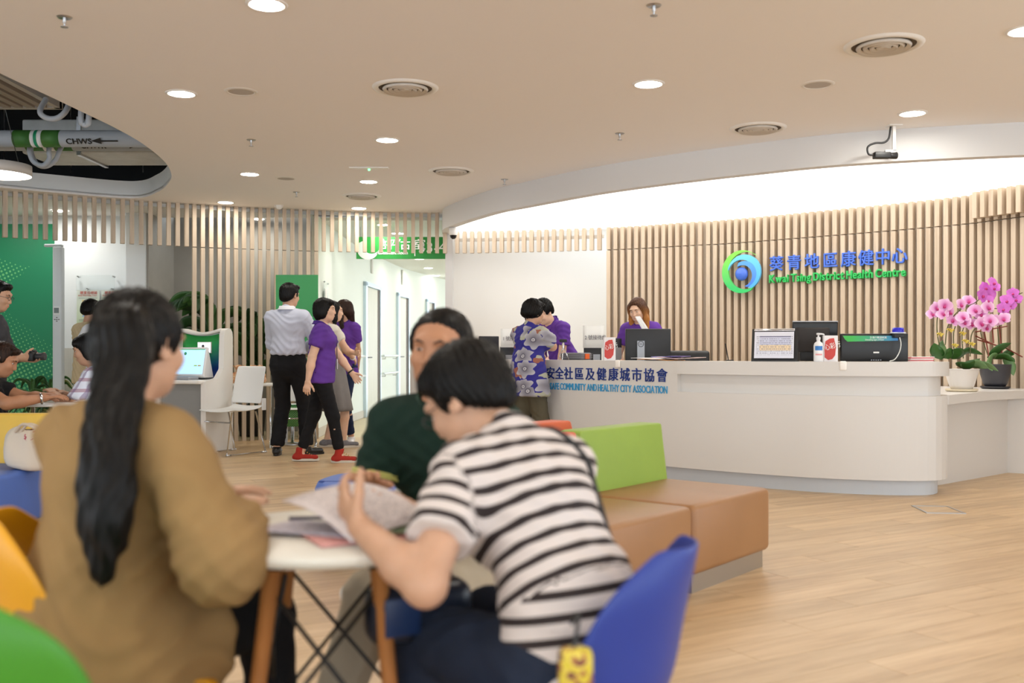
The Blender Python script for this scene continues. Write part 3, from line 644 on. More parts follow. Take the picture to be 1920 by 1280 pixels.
# office chair back behind the counter
t = thing('office_chair', 'black office chair back behind the counter', 'chair', (W(1290,0,9.9).x, 9.9, 0), .1); MB().rbox(-.22,.22,-.03,.03,.62,1.10,.03).build('backrest', m_blk, t); MB().rbox(-.24,.24,-.5,-.02,.42,.5,.04).build('seat', m_blk, t); MB().tube([(0,0,.65), (0,.02,.42), (0,-.2,.40)], .02).build('back_bracket', m_blk2, t); MB().tube([(0,-.25,.42), (0,-.25,.08)], .03).build('gas_column', m_chrome, t)
for k in range(5): a = k*2*PI/5; MB().tube([(0,-.25,.09), (.27*math.cos(a),-.25+.27*math.sin(a),.05)], .018).build('leg', m_blk2, t)
# small tripod with phone clamp, grey case
p = G(1061, 671.5, 1.01) if False else Vector((W(1056,0,9.55).x, 9.55, 1.01)); t = thing('mini_tripod', 'small silver tripod with black clamp on the counter', 'tripod', p)
for a in (.3, 2.4, 4.5): MB().tube([(0,0,.13), (.06*math.cos(a), .06*math.sin(a), .003)], .005, 6).build('leg', m_chrome, t)
MB().lathe([(.012,.11), (.014,.15), (.008,.17)], 12).build('hub', m_chrome, t); MB().rbox(-.035,.035,-.015,.015,.17,.2,.005).build('clamp', m_blk, t)
t = thing('grey_case', 'ribbed grey case with orange tab on the counter', 'case', (W(1082,0,9.5).x, 9.62, 1.01), -.75); MB().rbox(-.13,.13,-.09,.09,0,.07,.02).build('shell', M('grey case', (112,112,118), .6), t); MB().box(.125,.14,-.03,.03,.01,.06).build('tab', M('orange tab', (226,104,50), .5), t)
for z in (.02,.04,.055): MB().box(-.131,.131,-.0915,.0915,z,z+.004).build('rib', m_silver, t)
# flip chart stand
t0, an = desk_pt(1440, .14); t = thing('desk_flip_chart', 'black slanted table stand holding a printed chart', 'display stand', t0+Vector((0,0,0)), an+.25); t.scale = (1.16,1.16,1.16)
W1 = .31; H1 = .235; T = Tm((0,0,0), 0, -.28)
MB().box(-W1/2, W1/2, 0, .006, 0, H1, T).prism([(0,0), (.15,0), (.064,.226)], W1/2-.006, W1/2, Matrix.Rotation(PI/2, 4, 'Z') @ Matrix.Rotation(PI/2, 4, 'X')).box(-W1/2, W1/2, 0, .16, 0, .012).build('stand', m_blk, t)
MB().box(-W1/2+.02, W1/2-.025, -.003, 0, 0, .19).build('printed_chart', lines_mat('chart print', (226,228,240), (120,120,140), 13, .29, .19, ((-.1,.11,.055,.095,(236,214,180)), (-.1,.11,.095,.15,(206,210,232)), (-.1,.11,.152,.158,(50,60,120)))), t, (0,-.008,.022), (-.28,0,0))
MB().rbox(-W1/2+.015, W1/2-.02, -.012, .012, H1-.02, H1, .006, 2, T).build('clip_bar', m_chrome, t)
# touch terminal behind, pump bottle
t = thing('touch_terminal', 'black terminal screen seen from behind, angled above its base', 'monitor', (W(1527,0,8.25).x, 8.25, 1.01), -.05)
MB().rbox(-.185,.185,0,.03,.10,.325,.01,2,Tm((0,0,0),0,.12)).build('screen_case', m_scr, t); MB().rbox(-.165,.11,-.03,0,.08,.28,.01,2,Tm((0,0,0),0,.12)).build('rear_cover', M('brown black plastic', (46,40,38), .6), t); MB().box(-.185,.185,-.002,.033,.325,.332,Tm((0,0,0),0,.12)).build('top_edge', m_silver, t)
MB().rbox(-.12,.08,-.02,.12,0,.11,.01).build('base', m_blk, t)
t0 = Vector((W(1536,0,7.72).x, 7.74, 1.01)); t = thing('pump_bottle', 'white hand sanitiser pump bottle with blue label', 'bottle', t0)
MB().lathe([(.0,0), (.034,0), (.036,.006), (.036,.125), (.030,.145), (.013,.158), (.013,.17)], 24).build('bottle', M('white plastic bottle', (240,240,242), .35), t)
MB().lathe([(.015,.168), (.016,.19), (.007,.192), (.006,.212)], 16).tube([(0,0,.214), (.0,0,.218), (.038,-.006,.213), (.042,-.007,.205)], .006, 8).lathe([(.0,.224), (.015,.222), (.015,.208), (0,.208)], 14).build('pump', M('white pump', (232,232,236), .4), t)
MB().grid(lambda u, v: (.0366*math.cos(-2.6+u*1.7), .0366*math.sin(-2.6+u*1.7), .088+v*.034), 10, 2).build('label', M('blue label', (60,130,205), .5), t)
MB().grid(lambda u, v: (.0365*math.cos(-2.5+u*1.5), .0365*math.sin(-2.5+u*1.5), .05+v*.012), 10, 2).build('label_print', M('pink print', (230,160,160), .5), t)
# fever screen monitor: wide black back with green blue strip
Yf = 7.92; t = thing('fever_screen_monitor', 'wide black monitor back with a green to blue strip about fever', 'monitor', (W(1640,0,Yf).x, Yf, 1.01), -.04)
w = 124/F*Yf; h = .222; MB().rbox(-w/2, w/2, 0, .045, 0, h, .006, 2).build('case', m_scr, t)
s = N('green blue strip'); x, y, z = s.sepx(s.obj()); s.base(s.ramp(s.math('ADD', s.math('MULTIPLY', x, 2.2), .5), [(.1, rgb((56,180,70))), (.5, rgb((60,160,130))), (.9, rgb((66,140,210)))])); s.b.inputs['Roughness'].default_value = .4
MB().prism([(-w/2+.012,.205), (-w/2+.03,.175), (-w/2+.05,.158), (w/2-.08,.166), (w/2-.08,.205)], 0, .002, Matrix.Rotation(PI/2, 4, 'X')).build('header_strip', s.m, t)
text('lettering', '正進行體溫檢測', m_wl, t, (-.04,-.004,.184), size=.019, ext=.0005); text('lettering', 'Detecting signs of fever', m_wl, t, (-.075,-.004,.168), size=.0155, ext=.0005)
MB().box(-.01,.035,-.002,0,.066,.078).build('rating_sticker', m_paper, t); text('sticker_print', 'MODEL', m_wl, t, (-.01,-.003,.082), size=.009, ext=.0003) if False else None
for k in range(5): MB().box(-.03+k*.018,-.02+k*.018,-.002,0,.008,.015).build('port', m_silver, t)
t2 = thing('sensor_box', 'black sensor with blue cap and white cable on top of the wide monitor', 'sensor', (W(1681,0,Yf).x, Yf-.03, 1.01))
MB().rbox(-.04,.04,-.03,.03,.187,.222,.006).build('body', m_blk, t2); MB().rbox(-.05,.05,-.04,.045,.222,.232,.004).build('shelf', M('clear bracket', (210,215,225), .2), t2)
MB().lathe([(.0,.27), (.04,.268), (.045,.25), (.045,.232)], 20).build('blue_cap', M('blue translucent cap', (40,40,200), .2), t2)
MB().tube(catmull([(.0,-.035,.19), (.004,-.05,.14), (-.01,-.06,.08), (-.05,-.07,.02), (-.09,-.06,.003)], 6), .004, 8).build('cable', M('white cable', (225,225,220), .4), t2)
# leaflets
for k in range(6):
    o = MB().box(-.09,.09,-.05,.05,0,.006).build('leaflet', M('leaflet edge %d' % (k % 3), [(226,190,192), (214,90,92), (238,232,230)][k % 3], .6), None, (W(1725,0,7.98).x+.006*(k % 2), 7.98, 1.01+k*.0065), (0,0,-.2+.03*k))
    tag(o, ['lowest pink leaflet', 'second leaflet from the bottom, red,', 'third leaflet from the bottom, white,', 'fourth leaflet from the bottom, pink,', 'fifth leaflet, red, below the top one', 'topmost white leaflet'][k]+' in the small pile on the counter end', 'leaflet', 'leaflets on the counter end')
# antenna-like pen stand
t = thing('desk_phone_antenna', 'thin black slanted rod standing on the counter', 'antenna', (W(1366,0,8.7).x, 8.7, 1.01)); MB().tube([(0,0,.0), (-.028,0,.15)], .005, 6).build('rod', m_blk, t); MB().rbox(-.02,.04,-.03,.03,0,.008,.003).build('foot', m_blk, t)

# ================================================================== orchids
m_leaf = M('orchid leaf', (52,96,40), .35, var=.2, vscale=8); m_leaf2 = M('pale orchid leaf', (104,140,88), .4, var=.15); m_stem = M('orchid stem', (92,96,56), .5); m_bark = M('potting bark', (96,70,48), .9, var=.4, vscale=30, bump=.8)
s = N('pink petal'); o = s.obj(); x, y, z = s.sepx(o); rr = s.math('SQRT', s.math('ADD', s.math('MULTIPLY', x, x), s.math('MULTIPLY', z, z)))
s.base(s.ramp(s.math('MULTIPLY', rr, 18), [(.1, rgb((206,80,160))), (.4, rgb((232,160,216))), (.9, rgb((246,208,238)))])); s.b.inputs['Roughness'].default_value = .5; s.b.inputs['Subsurface Weight'].default_value = 0; m_pet = s.m
m_pet2 = M('magenta petal', (214,112,210), .5, var=.12, vscale=30); m_lip = M('orchid lip', (196,48,120), .5); m_yel = M('yellow ribbon', (232,208,90), .5)
def petal(T, L, Wd, cup=.15):
    def f(u, v):
        w = Wd*math.sin(PI*min(1, u*.92+.06))**.7; x = (v-.5)*w; return T @ Vector((x, -cup*L*(1-(2*u-1)**2)*.5-.3*cup*abs(v-.5)*w, u*L))
    return f
def flower_mesh(mat, nm):
    m = MB()
    for a, L, Wd in ((0,.05,.045), (2.25,.048,.04), (-2.25,.048,.04), (1.25,.055,.062), (-1.25,.055,.062)): m.grid(petal(Matrix.Rotation(a, 4, 'Y'), L, Wd), 6, 5)
    me = m.mesh(nm); me.materials.append(mat); return me
fl_a, fl_b = flower_mesh(m_pet, 'flower_a'), flower_mesh(m_pet2, 'flower_b')
lip_me = MB().lathe([(0,-.012), (.009,-.008), (.010,.004), (0,.012)], 8, Tm((0,-.012,-.010))).mesh('lip'); lip_me.materials.append(m_lip)
def leaf_strip(P, Wd, fold=.14):
    P = catmull(P, 5); n = len(P)
    def f(u, v):
        i = min(int(u*(n-1)+.5), n-1); d = P[min(i+1, n-1)]-P[max(i-1, 0)]; d /= np.linalg.norm(d)+1e-9
        side = np.cross(d, (0, .8, .6)); ls = np.linalg.norm(side); side = side/ls if ls > .15 else np.array((1., 0, 0)); upv = np.cross(side, d)
        w = Wd*(math.sin(PI*min(1, .06+u*.94))**.75)*(1.1-.3*u); return tuple(P[i]+side*(v-.5)*w+upv*abs(v-.5)*w*fold)
    return f, n
def add_leaf(parent, P, Wd, mat, nm='leaf'):
    f, n = leaf_strip(P, Wd); return MB().grid(f, n, 5).build(nm, mat, parent, solid=.003)
def orchid(base, potprof, potmat, saucer, label, flowers, stems, leaves, ribbons, soil_z, fm, extra=()):
    t = thing('orchid', label, 'potted plant', base); rnd = random.Random(len(flowers))
    MB().lathe(potprof, 32, cap=False).build('pot', potmat, t); MB().lathe([(0,soil_z), (potprof[-1][0]*.94, soil_z-.004)], 24, cap=False).build('soil', m_bark, t)
    MB().lathe(saucer[0], 28).build('saucer', saucer[1], t)
    for P, wd, mt in leaves: add_leaf(t, P, wd, mt)
    for P in stems: MB().tube(catmull(P, 6), .0045, 6).build('stem', m_stem, t)
    for (x, z, k) in flowers:
        f = meshobj('flower', (fl_a, fl_b)[k], None, t, (x, -.05+rnd.uniform(-.05,.04), z), (rnd.uniform(-.35,.15), rnd.uniform(-.4,.4), rnd.uniform(-.6,.5))); sc = rnd.uniform(1.05,1.3); f.scale = (sc,)*3
        meshobj('lip', lip_me, None, f)
    for (x, z) in ribbons:
        m = MB()
        for q in range(5): a = q*1.3; m.grid(lambda u, v: (math.cos(a)*.032*u+(v-.5)*.012, -.02+.01*math.sin(6*u), math.sin(a)*.02*u+(v-.5)*.014-.01*u), 5, 2)
        m.build('ribbon', m_yel, t, (x, 0, z), solid=.001)
    return t
def rel(base):
    def f(cx, cy): q = W(1720+cx/5.565, 510+cy/5.565, base.y); return (q.x-base.x, q.z-base.z)
    return f
b1 = Vector((W(1803,0,8.6).x, 8.6, .745)); r1 = rel(b1)
FA = [(138,440),(180,375),(265,350),(320,420),(405,345),(357,508),(425,478),(500,478),(525,305),(570,405),(680,375),(610,540),(550,545),(705,510),(795,505),(865,492),(690,578),(640,440),(455,530),(240,440)]
FB = [(620,245),(670,170),(745,120),(735,240),(790,170),(690,300)]
def Q(r, x, y, dy=0.): a = r(x, y); return (a[0], dy, a[1])
st1 = [[Q(r1,240,830), Q(r1,205,600), Q(r1,210,420,-.02), Q(r1,270,345,-.03)], [Q(r1,290,760), Q(r1,320,560), Q(r1,420,400,-.03), Q(r1,600,310,-.03), Q(r1,745,150)], [Q(r1,380,820), Q(r1,385,600), Q(r1,470,480), Q(r1,640,430), Q(r1,760,380)],
       [Q(r1,480,900), Q(r1,470,620), Q(r1,560,500), Q(r1,720,460)], [Q(r1,550,880), Q(r1,570,640), Q(r1,680,550), Q(r1,940,520)]]
lv1 = [([Q(r1,260,900,-.02), Q(r1,180,820,-.03), Q(r1,150,740,-.05)], .11, m_leaf), ([Q(r1,330,900,-.02), Q(r1,280,840,-.06), Q(r1,230,870,-.10)], .11, m_leaf), ([Q(r1,300,900), Q(r1,270,780,.03), Q(r1,280,710,.03)], .07, m_leaf2),
       ([Q(r1,400,960), Q(r1,480,980,-.08), Q(r1,590,900,-.12)], .1, m_leaf), ([Q(r1,430,980,-.04), Q(r1,560,960,-.1), Q(r1,660,1000,-.14)], .10, m_leaf2), ([Q(r1,420,900), Q(r1,540,820,.02), Q(r1,700,860,.02)], .07, m_leaf), ([Q(r1,430,980,-.04), Q(r1,640,960,-.1), Q(r1,770,1030,-.13)], .06, m_leaf2), ([Q(r1,350,900), Q(r1,400,850,-.05), Q(r1,330,800,-.09)], .12, m_leaf)]
orchid(b1, [(0,.022), (.085,.022), (.10,.05), (.128,.14), (.14,.19), (.146,.195), (.138,.185)], M('white ceramic', (232,228,224), .3, coat=.3), ([(0,0), (.115,0), (.13,.008), (.132,.024), (.12,.022), (0,.018)], M('cream saucer', (222,208,180), .5)),
    'pink orchid with many blooms in a white pot on the low counter', [r1(*f)+(0,) for f in FA]+[r1(*f)+(1,) for f in FB], st1, lv1, [r1(*f) for f in ((225,640),(330,595),(460,630),(380,755),(490,710),(555,740))], .175, 0)
b2 = Vector((W(1866,0,9.25).x, 9.25, .745)); r2 = rel(b2)
orchid(b2, [(0,.02), (.085,.02), (.105,.05), (.13,.14), (.138,.22), (.14,.228), (.132,.22)], M('charcoal ceramic', (58,58,64), .35), ([(0,0), (.11,0), (.128,.012), (.128,.024), (.115,.02), (0,.016)], M('charcoal saucer', (40,40,44), .4)),
    'magenta orchid with tied red sticks in a charcoal pot on the low counter', [r2(*f)+(1,) for f in ((980,220),(910,300),(855,385),(890,440),(955,345),(1015,285))], [[Q(r2,870,900), Q(r2,840,620), Q(r2,850,440), Q(r2,960,280,-.02), Q(r2,1085,215,-.02)], [Q(r2,740,880), Q(r2,660,600), Q(r2,760,400), Q(r2,860,380)]],
    [([Q(r2,740,900), Q(r2,830,800,-.05), Q(r2,935,740,-.08)], .10, m_leaf), ([Q(r2,860,900), Q(r2,950,850), Q(r2,1000,860,-.02)], .09, m_leaf), ([Q(r2,900,890), Q(r2,960,980,-.03), Q(r2,980,1080,-.04)], .09, m_leaf2), ([Q(r2,820,900), Q(r2,760,880,-.06), Q(r2,700,960,-.1), Q(r2,720,1030,-.12)], .09, m_leaf2), ([Q(r2,900,890), Q(r2,980,910), Q(r2,1020,940)], .05, m_leaf), ([Q(r2,800,900), Q(r2,880,880,-.06), Q(r2,960,930,-.1)], .08, m_leaf)], [], .215, 1)
ob2 = [o for o in COL.objects if o.name.startswith('orchid')][-1]; m_stick = M('red brown stick', (122,52,40), .5)
for a, b in (((735,900),(680,610)), ((870,880),(840,560)), ((780,740),(765,580)), ((590,625),(920,565)), ((590,665),(800,765)), ((610,705),(900,790)), ((900,790),(1080,885))):
    pa, pb = r2(*a), r2(*b); MB().tube([(pa[0],-.03,pa[1]), (pb[0],-.03,pb[1])], .006, 6).build('stick', m_stick, ob2)

# ================================================================== sofas and ottoman
m_br = M('tan leatherette', (158,114,74), .42, var=.06, vscale=3, bump=.12, bscale=220); m_gr = M('green leatherette', (146,176,70), .5, var=.04, bump=.12, bscale=220); m_or = M('orange leatherette', (214,96,52), .5, var=.04, bump=.12, bscale=220)
m_ye = M('yellow leatherette', (232,190,74), .5, var=.04, bump=.12, bscale=220); m_bl = M('blue leatherette', (72,108,190), .5, var=.04, bump=.12, bscale=220); m_pl = M('steel plinth', (176,170,160), .35, .8)
def backrest(mat, x0, x1, y0, parent, z0=.36, z1=.70, d=1):
    n = 3; m = MB().rbox(-.5,.5,-.5,.5,-.5,.5,.045,3)
    vs = []
    for (x, y, z) in m.v:
        f = z+.5; yy0 = y0+d*.045*f; yy1 = y0+d*(.27-.10*f); vs.append(((x0+x1)/2+x*(x1-x0), (yy0+yy1)/2+y*abs(yy1-yy0)*1., z0+f*(z1-z0)))
    m.v = vs; return m.build('backrest', mat, parent)
def sofa(label, loc, rz, w, seat_mat, back_mat, group, depth=.85, seat_h=.40, mir=1, bz=.70):
    t = thing('sofa_module', label, 'sofa', loc, rz, group)
    MB().rbox(0, w, 0, depth, .085, seat_h, .03, 3).build('seat', seat_mat, t); MB().box(.03, w-.03, .03, depth-.03, 0, .09).build('plinth', m_pl, t)
    if back_mat: backrest(back_mat, 0.01, w-.01, depth-.27, t, seat_h-.02, bz)
    return t
ua = math.radians(51.0); O = Vector((.81,4.42,0)); U = Vector((math.cos(ua), math.sin(ua), 0)); V = Vector((-math.sin(ua), math.cos(ua), 0)); gs = 'sofa modules in the middle of the hall'
sofa('tan sofa module with a green backrest, nearest the desk', O, ua, .79, m_br, m_gr, gs)
sofa('tan sofa module with an orange backrest behind the striped shirt', O-U*.80, ua, .79, m_br, m_or, gs)
sofa('narrow sofa block with an orange backrest behind the other orange one', O+U*.44+V*1.17, ua+PI, .50, m_br, m_or, gs, .29, bz=.715)
p = Vector((-.56,5.4,0)); t = thing('round_ottoman', 'large round blue ottoman behind the green polo shirt', 'ottoman', (p.x, p.y, 0)); MB().lathe([(.0,.40), (.45,.40), (.485,.388), (.50,.355), (.50,.10), (.47,.09)], 64).build('seat', m_bl, t); MB().lathe([(.45,.0), (.45,.10), (0,.10)], 48).build('plinth', m_pl, t)
MB().tube([(-.46,-.14,.3995), (.46,-.14,.3995)], .004, 6).build('seam', M('blue seam', (50,78,150), .5), t)
gl = 'sofa modules at the left edge'
sl = sofa('blue sofa module with a yellow backrest and canvas bag at the left edge', (-3.34,5.42,0), 0, .52, m_bl, m_ye, gl, .98)
sofa('blue sofa module with a green backrest cut by the left edge', (-3.90,5.42,0), 0, .54, m_bl, m_gr, gl, .98)
# canvas tote bag
s = N('canvas with pink print'); o = s.obj(); x, y, z = s.sepx(o); f = s.math('MULTIPLY', s.math('GREATER_THAN', s.noise(o, 38, 2), .56), s.math('MULTIPLY', s.math('GREATER_THAN', x, -.03), s.math('LESS_THAN', s.math('ABSOLUTE', s.math('SUBTRACT', s.math('ADD', z, s.math('MULTIPLY', x, .9)), .21)), .05)))
s.base(s.mix(f, rgb((214,202,186)), rgb((176,84,96)))); s.b.inputs['Roughness'].default_value = .85; s.bump(s.noise(o, 300, 2), .2, .002)
t = thing('tote_bag', 'cream canvas tote bag with pink print slumped on the blue seat', 'bag', (W(62,0,5.85).x, 5.85, .40), .15)
def bagf(u, v):
    a = 2*PI*u; r = [.0,.12,.14,.135,.125,.105,.085,.06][min(7, int(v*7+.5))]; w = 1+.12*math.sin(3*a+v*7)+.06*math.sin(7*a); return (1.25*r*math.cos(a)*w+.02*math.sin(v*5), .8*r*math.sin(a)*w, [.0,.0,.03,.09,.15,.195,.225,.24][min(7, int(v*7+.5))]+.012*math.sin(2*a+1))
MB().grid(bagf, 28, 8, closed_u=True).build('body', s.m, t, sub=1)
for dx in (0, .03): MB().tube(catmull([(-.08+dx,-.06,.22), (-.03+dx,-.09,.265), (.04+dx,-.12,.25), (.09+dx,-.13,.19), (.11+dx,-.13,.13)], 6), .009, 8).build('handle', M('canvas strap', (206,190,170), .8), t)

# ================================================================== shell chairs and round table
m_wood = M('beech leg', (170,112,62), .45, var=.12, vscale=5, stretch=(8,8,1)); m_wire = M('black wire', (20,20,22), .4)
def shell_mesh(mat, nm):
    prof = [(.235,.405),(.215,.432),(.12,.428),(.0,.418),(-.10,.418),(-.165,.445),(-.205,.52),(-.225,.62),(-.245,.72),(-.262,.80)]
    wid = [.19,.215,.232,.236,.236,.235,.232,.225,.195,.10]; rise = [.0,.015,.03,.04,.06,.10,.13,.13,.10,.05]
    P = catmull(prof, 3); Wd = catmull([(w, r) for w, r in zip(wid, rise)], 3); n = len(P)
    def f(u, v):
        i = min(int(v*(n-1)+.5), n-1); p = P[i]; w, r = Wd[i]; q = 2*u-1; t = v
        lift = r*abs(q)**2.2; back = min(1, max(0, (t-.4)/.25))
        return (q*w, p[0]+lift*back*1.1, p[1]+lift*(1-back)+(-.0)*q*q)
    m = MB().grid(f, 13, n); me = m.mesh(nm); me.materials.append(mat); return me
def shell_chair(label, col, loc, rz):
    t = thing('shell_chair', label, 'chair', loc, rz, 'plastic shell chairs round the table'); t.scale = (.94,.94,.94)
    o = meshobj('seat_shell', shell_mesh(M('shell %d %d %d' % col, col, .42), 'shell'), None, t); md = o.modifiers.new('s', 'SOLIDIFY'); md.thickness = .009; md.offset = 0; md = o.modifiers.new('u', 'SUBSURF'); md.levels = md.render_levels = 1
    for sx in (-1, 1):
        for sy in (-1, 1):
            MB().tube([(sx*.13, sy*.11, .40), (sx*.21, sy*.20, .0)], [.016,.011], 10).build('leg', m_wood, t)
        MB().tube([(sx*.14,.12,.37), (sx*.19,-.18,.10)], .005, 6).tube([(sx*.14,-.12,.37), (sx*.19,.18,.10)], .005, 6).build('wire_brace', m_wire, t)
    MB().box(-.15,.15,-.12,-.10,.39,.405).box(-.15,.15,.10,.12,.39,.405).build('seat_bracket', m_wire, t); return t
TB = Vector((W(622,0,2.2).x, 2.2, 0))
t = thing('round_table', 'small round white table with beech legs and black wire bracing', 'table', TB, .35)
MB().lathe([(0,.662), (.27,.662), (.292,.664), (.300,.674), (.300,.683), (.295,.690), (0,.692)], 64).build('tabletop', M('cream white laminate', (230,226,216), .4), t)
LG = []
for k in range(4):
    a = k*PI/2+.5; A = Vector((.15*math.cos(a), .15*math.sin(a), .666)); Bq = Vector((.25*math.cos(a), .25*math.sin(a), 0)); LG.append((A, Bq)); MB().tube([A, Bq], [.019,.013], 14).build('leg', m_wood, t)
    MB().tube([A+Vector((0,0,.004)), A.lerp(Bq, .06)], .021, 12).build('leg_cap', m_wire, t)
for k in range(4):
    A, Bq = LG[k]; C, D = LG[(k+1) % 4]; MB().tube([A.lerp(Bq,.12), C.lerp(D,.62)], .005, 6).tube([C.lerp(D,.12), A.lerp(Bq,.62)], .005, 6).build('wire_brace', m_wire, t)
MB().tube([LG[0][0], LG[2][0]], .006, 6).tube([LG[1][0], LG[3][0]], .006, 6).build('top_bracket', m_wire, t)
shell_chair('blue shell chair under the person in the striped shirt', (34,58,146), (.12,1.93,0), math.radians(68)).scale = (.91,.91,.91)
shell_chair('empty green shell chair in the lower left corner', (64,140,32), (-.765,1.50,0), math.radians(-12)).scale = (.97,.97,.97)
shell_chair('yellow shell chair at the left edge under the woman in khaki', (232,164,20), (-.86,2.12,0), math.radians(-72))
shell_chair('white shell chair under the man in the green polo', (226,226,222), (-.22,2.88,0), math.radians(160))
# papers on the table
def sheet(nm, label, loc, rz, w, d, mat, tilt=(0,0), bend=.01, th=.0012, cat='paper', T=None):
    o = MB().grid(lambda u, v: ((u-.5)*w, (v-.5)*d, bend*math.sin(PI*v)+.6*bend*math.sin(2.2*u+.4)), 8, 8).build(nm, mat, None, loc, (tilt[0], tilt[1], rz), solid=th); return tag(o, label, cat, 'papers on the round table')
def pmat(name, bgc, ink):
    s = N(name); x, y, z = s.sepx(s.obj()); r = s.math('FRACT', s.math('MULTIPLY', y, 110)); cmb = s.n('ShaderNodeCombineXYZ'); s.l(s.math('MULTIPLY', x, 120), cmb.inputs[0]); s.l(s.math('FLOOR', s.math('MULTIPLY', y, 110)), cmb.inputs[1])
    f = s.math('MULTIPLY', s.math('GREATER_THAN', s.noise(cmb.outputs[0], 1.3, 1), .44), s.math('LESS_THAN', s.math('ABSOLUTE', s.math('SUBTRACT', r, .5)), .26)); inx = s.math('MULTIPLY', s.math('LESS_THAN', s.math('ABSOLUTE', x), .085), s.math('LESS_THAN', s.math('ABSOLUTE', y), .12))
    s.base(s.mix(s.math('MULTIPLY', s.math('MULTIPLY', f, inx), .6), rgb(bgc), rgb(ink))); s.b.inputs['Roughness'].default_value = .7; return s.m
zt = .694
sheet('paper_sheet', 'pink folder lying under the green form on the table', TB+Vector((.10,-.06,zt-TB.z)), .5, .30, .22, M('pink paper', (232,170,166), .7), bend=.003)
sheet('paper_sheet', 'white form lying left on the table', TB+Vector((-.02,-.05,zt+.006)), -.35, .22, .15, pmat('form print', (214,208,220), (90,90,120)), bend=.003)
sheet('paper_sheet', 'pale green form lying in front of the striped shirt', TB+Vector((.14,.0,zt+.010)), .35, .21, .26, pmat('green form', (190,208,168), (110,140,110)), bend=.005)
sheet('paper_sheet', 'printed white sheet held up over the table in both hands', TB+Vector((.06,-.05,zt+.042)), .78, .21, .26, pmat('letter print', (228,218,218), (120,116,128)), (.22,-.10), .018)
MB_pen = MB().tube([(-.06,0,0), (.06,0,0)], .004, 8).build('pen', M('navy pen', (40,36,80), .4), None, TB+Vector((-.04,.03,zt+.016)), (0,0,.1)); tag(MB_pen, 'dark pen lying on the papers on the table', 'pen')
# ================================================================== left part of the hall
# kiosk
m_kw = M('kiosk white', (238,234,228), .35); m_kg = M('kiosk grey panel', (146,146,144), .5)
kb = G(388, 850); kt = thing('health_kiosk', 'white self-service kiosk with green and blue panel and two screens', 'kiosk', (kb.x-.22, kb.y+.30, 0), math.radians(-14))
# side cheeks with a rounded, swept top
def cheek(x0, x1, parent):
    out = [(-.30,0), (.26,0), (.26,1.26), (.25,1.31), (.215,1.345), (.16,1.35), (.10,1.33), (.075,1.28), (.06,.90), (-.05,.80), (-.28,.775), (-.30,.77)]
    return MB().prism(out, x0, x1, Matrix.Rotation(PI/2, 4, 'Z') @ Matrix.Rotation(PI/2, 4, 'X')).build('side_cheek', m_kw, parent, bevel=.012)
cheek(.25, .31, kt); cheek(-.31, -.25, kt)
s = N('green to blue panel'); x, y, z = s.sepx(s.obj()); f = s.math('ADD', s.math('MULTIPLY', s.math('SUBTRACT', z, .82), 2.2), s.math('MULTIPLY', x, -.8)); s.base(s.ramp(f, [(.05, rgb((30,70,160))), (.45, rgb((40,140,110))), (.8, rgb((50,165,80)))])); s.b.inputs['Roughness'].default_value = .35
def toparch(u, v): return ((u-.5)*.5, .165, .80+v*(.50-.035*math.sin(PI*u)))
MB().grid(toparch, 12, 3).build('graphic_panel', s.m, kt, solid=.02)
MB().grid(lambda u, v: ((u-.5)*.5, .10+v*.16, 1.335-.045*math.sin(PI*u)), 14, 3).build('hood', m_kw, kt, solid=.03)
MB().box(-.25,.25,.18,.25,0,1.30).build('back_panel', m_kw, kt); MB().box(-.31,.25,-.26,.17,.0,.745).build('cabinet', m_kg, kt)
MB().rbox(-.42,.27,-.36,.16,.745,.785,.015).build('shelf', m_kw, kt)
up = MB().rbox(-.085,.085,0,.02,0,.125,.004,2).build('upper_screen', m_kw, kt, (.03,.13,1.075)); MB().box(-.078,.078,-.002,.0,.007,.118).build('screen_image', M('lit screen white', (235,240,250), .3, emit=.55), up)
# picture of a man in a suit on the screen: flat print
sh = MB().prism([(-.045,.0), (.02,.0), (.015,.025), (-.003,.036), (-.022,.036), (-.04,.028)], 0, .001, Matrix.Rotation(PI/2, 4, 'X')).build('screen_figure_suit', m_blk, up, (0,-.003,.01))
MB().lathe([(0,.0), (.013,.003), (.016,.02), (.011,.036), (0,.038)], 14).build('screen_figure_face', M('screen skin', (214,176,156), .6), up, (-.012,-.003,.045)).scale = (1,.05,1)
MB().lathe([(.017,0), (.017,.012), (.008,.022), (0,.023)], 14).build('screen_figure_hair', m_blk, up, (-.012,-.0035,.071)).scale = (1,.05,1)
tg = thing('touch_screen', 'white framed tilted touch screen standing on the kiosk shelf', 'monitor', Vector(kt.matrix_basis @ Vector((-.06,-.06,.785))), math.radians(-20)); tg.scale = (1.14,1.14,1.14)
T = Tm((0,0,.03), 0, -.22)
MB().rbox(-.185,.185,0,.03,0,.29,.012,3,T).build('frame', M('white plastic', (236,236,236), .4), tg); MB().prism([(.0,.0), (.14,.0), (.07,.25), (.05,.25)], .06,.18, Matrix.Translation((0,.02,.02)) @ Matrix.Rotation(PI/2, 4, 'Z') @ Matrix.Rotation(PI/2, 4, 'X')).build('rear_stand', M('white plastic', (236,236,236), .4), tg)
scn = MB().box(-.165,.165,-.003,0,.025,.27,T).build('display', M('lit pale blue display', (160,205,245), .3, emit=.7), tg)
MB().box(-.165,.165,-.0045,-.003,.262,.27,T).build('title_bar', M('lit green bar', (90,170,80), .3, emit=.3), scn); MB().box(.06,.095,-.0045,-.003,.10,.112,T).build('button', M('lit button', (150,190,90), .3, emit=.3), scn); MB().box(.105,.14,-.0045,-.003,.10,.112,T).build('button', M('lit button tan', (176,160,90), .3, emit=.3), scn)
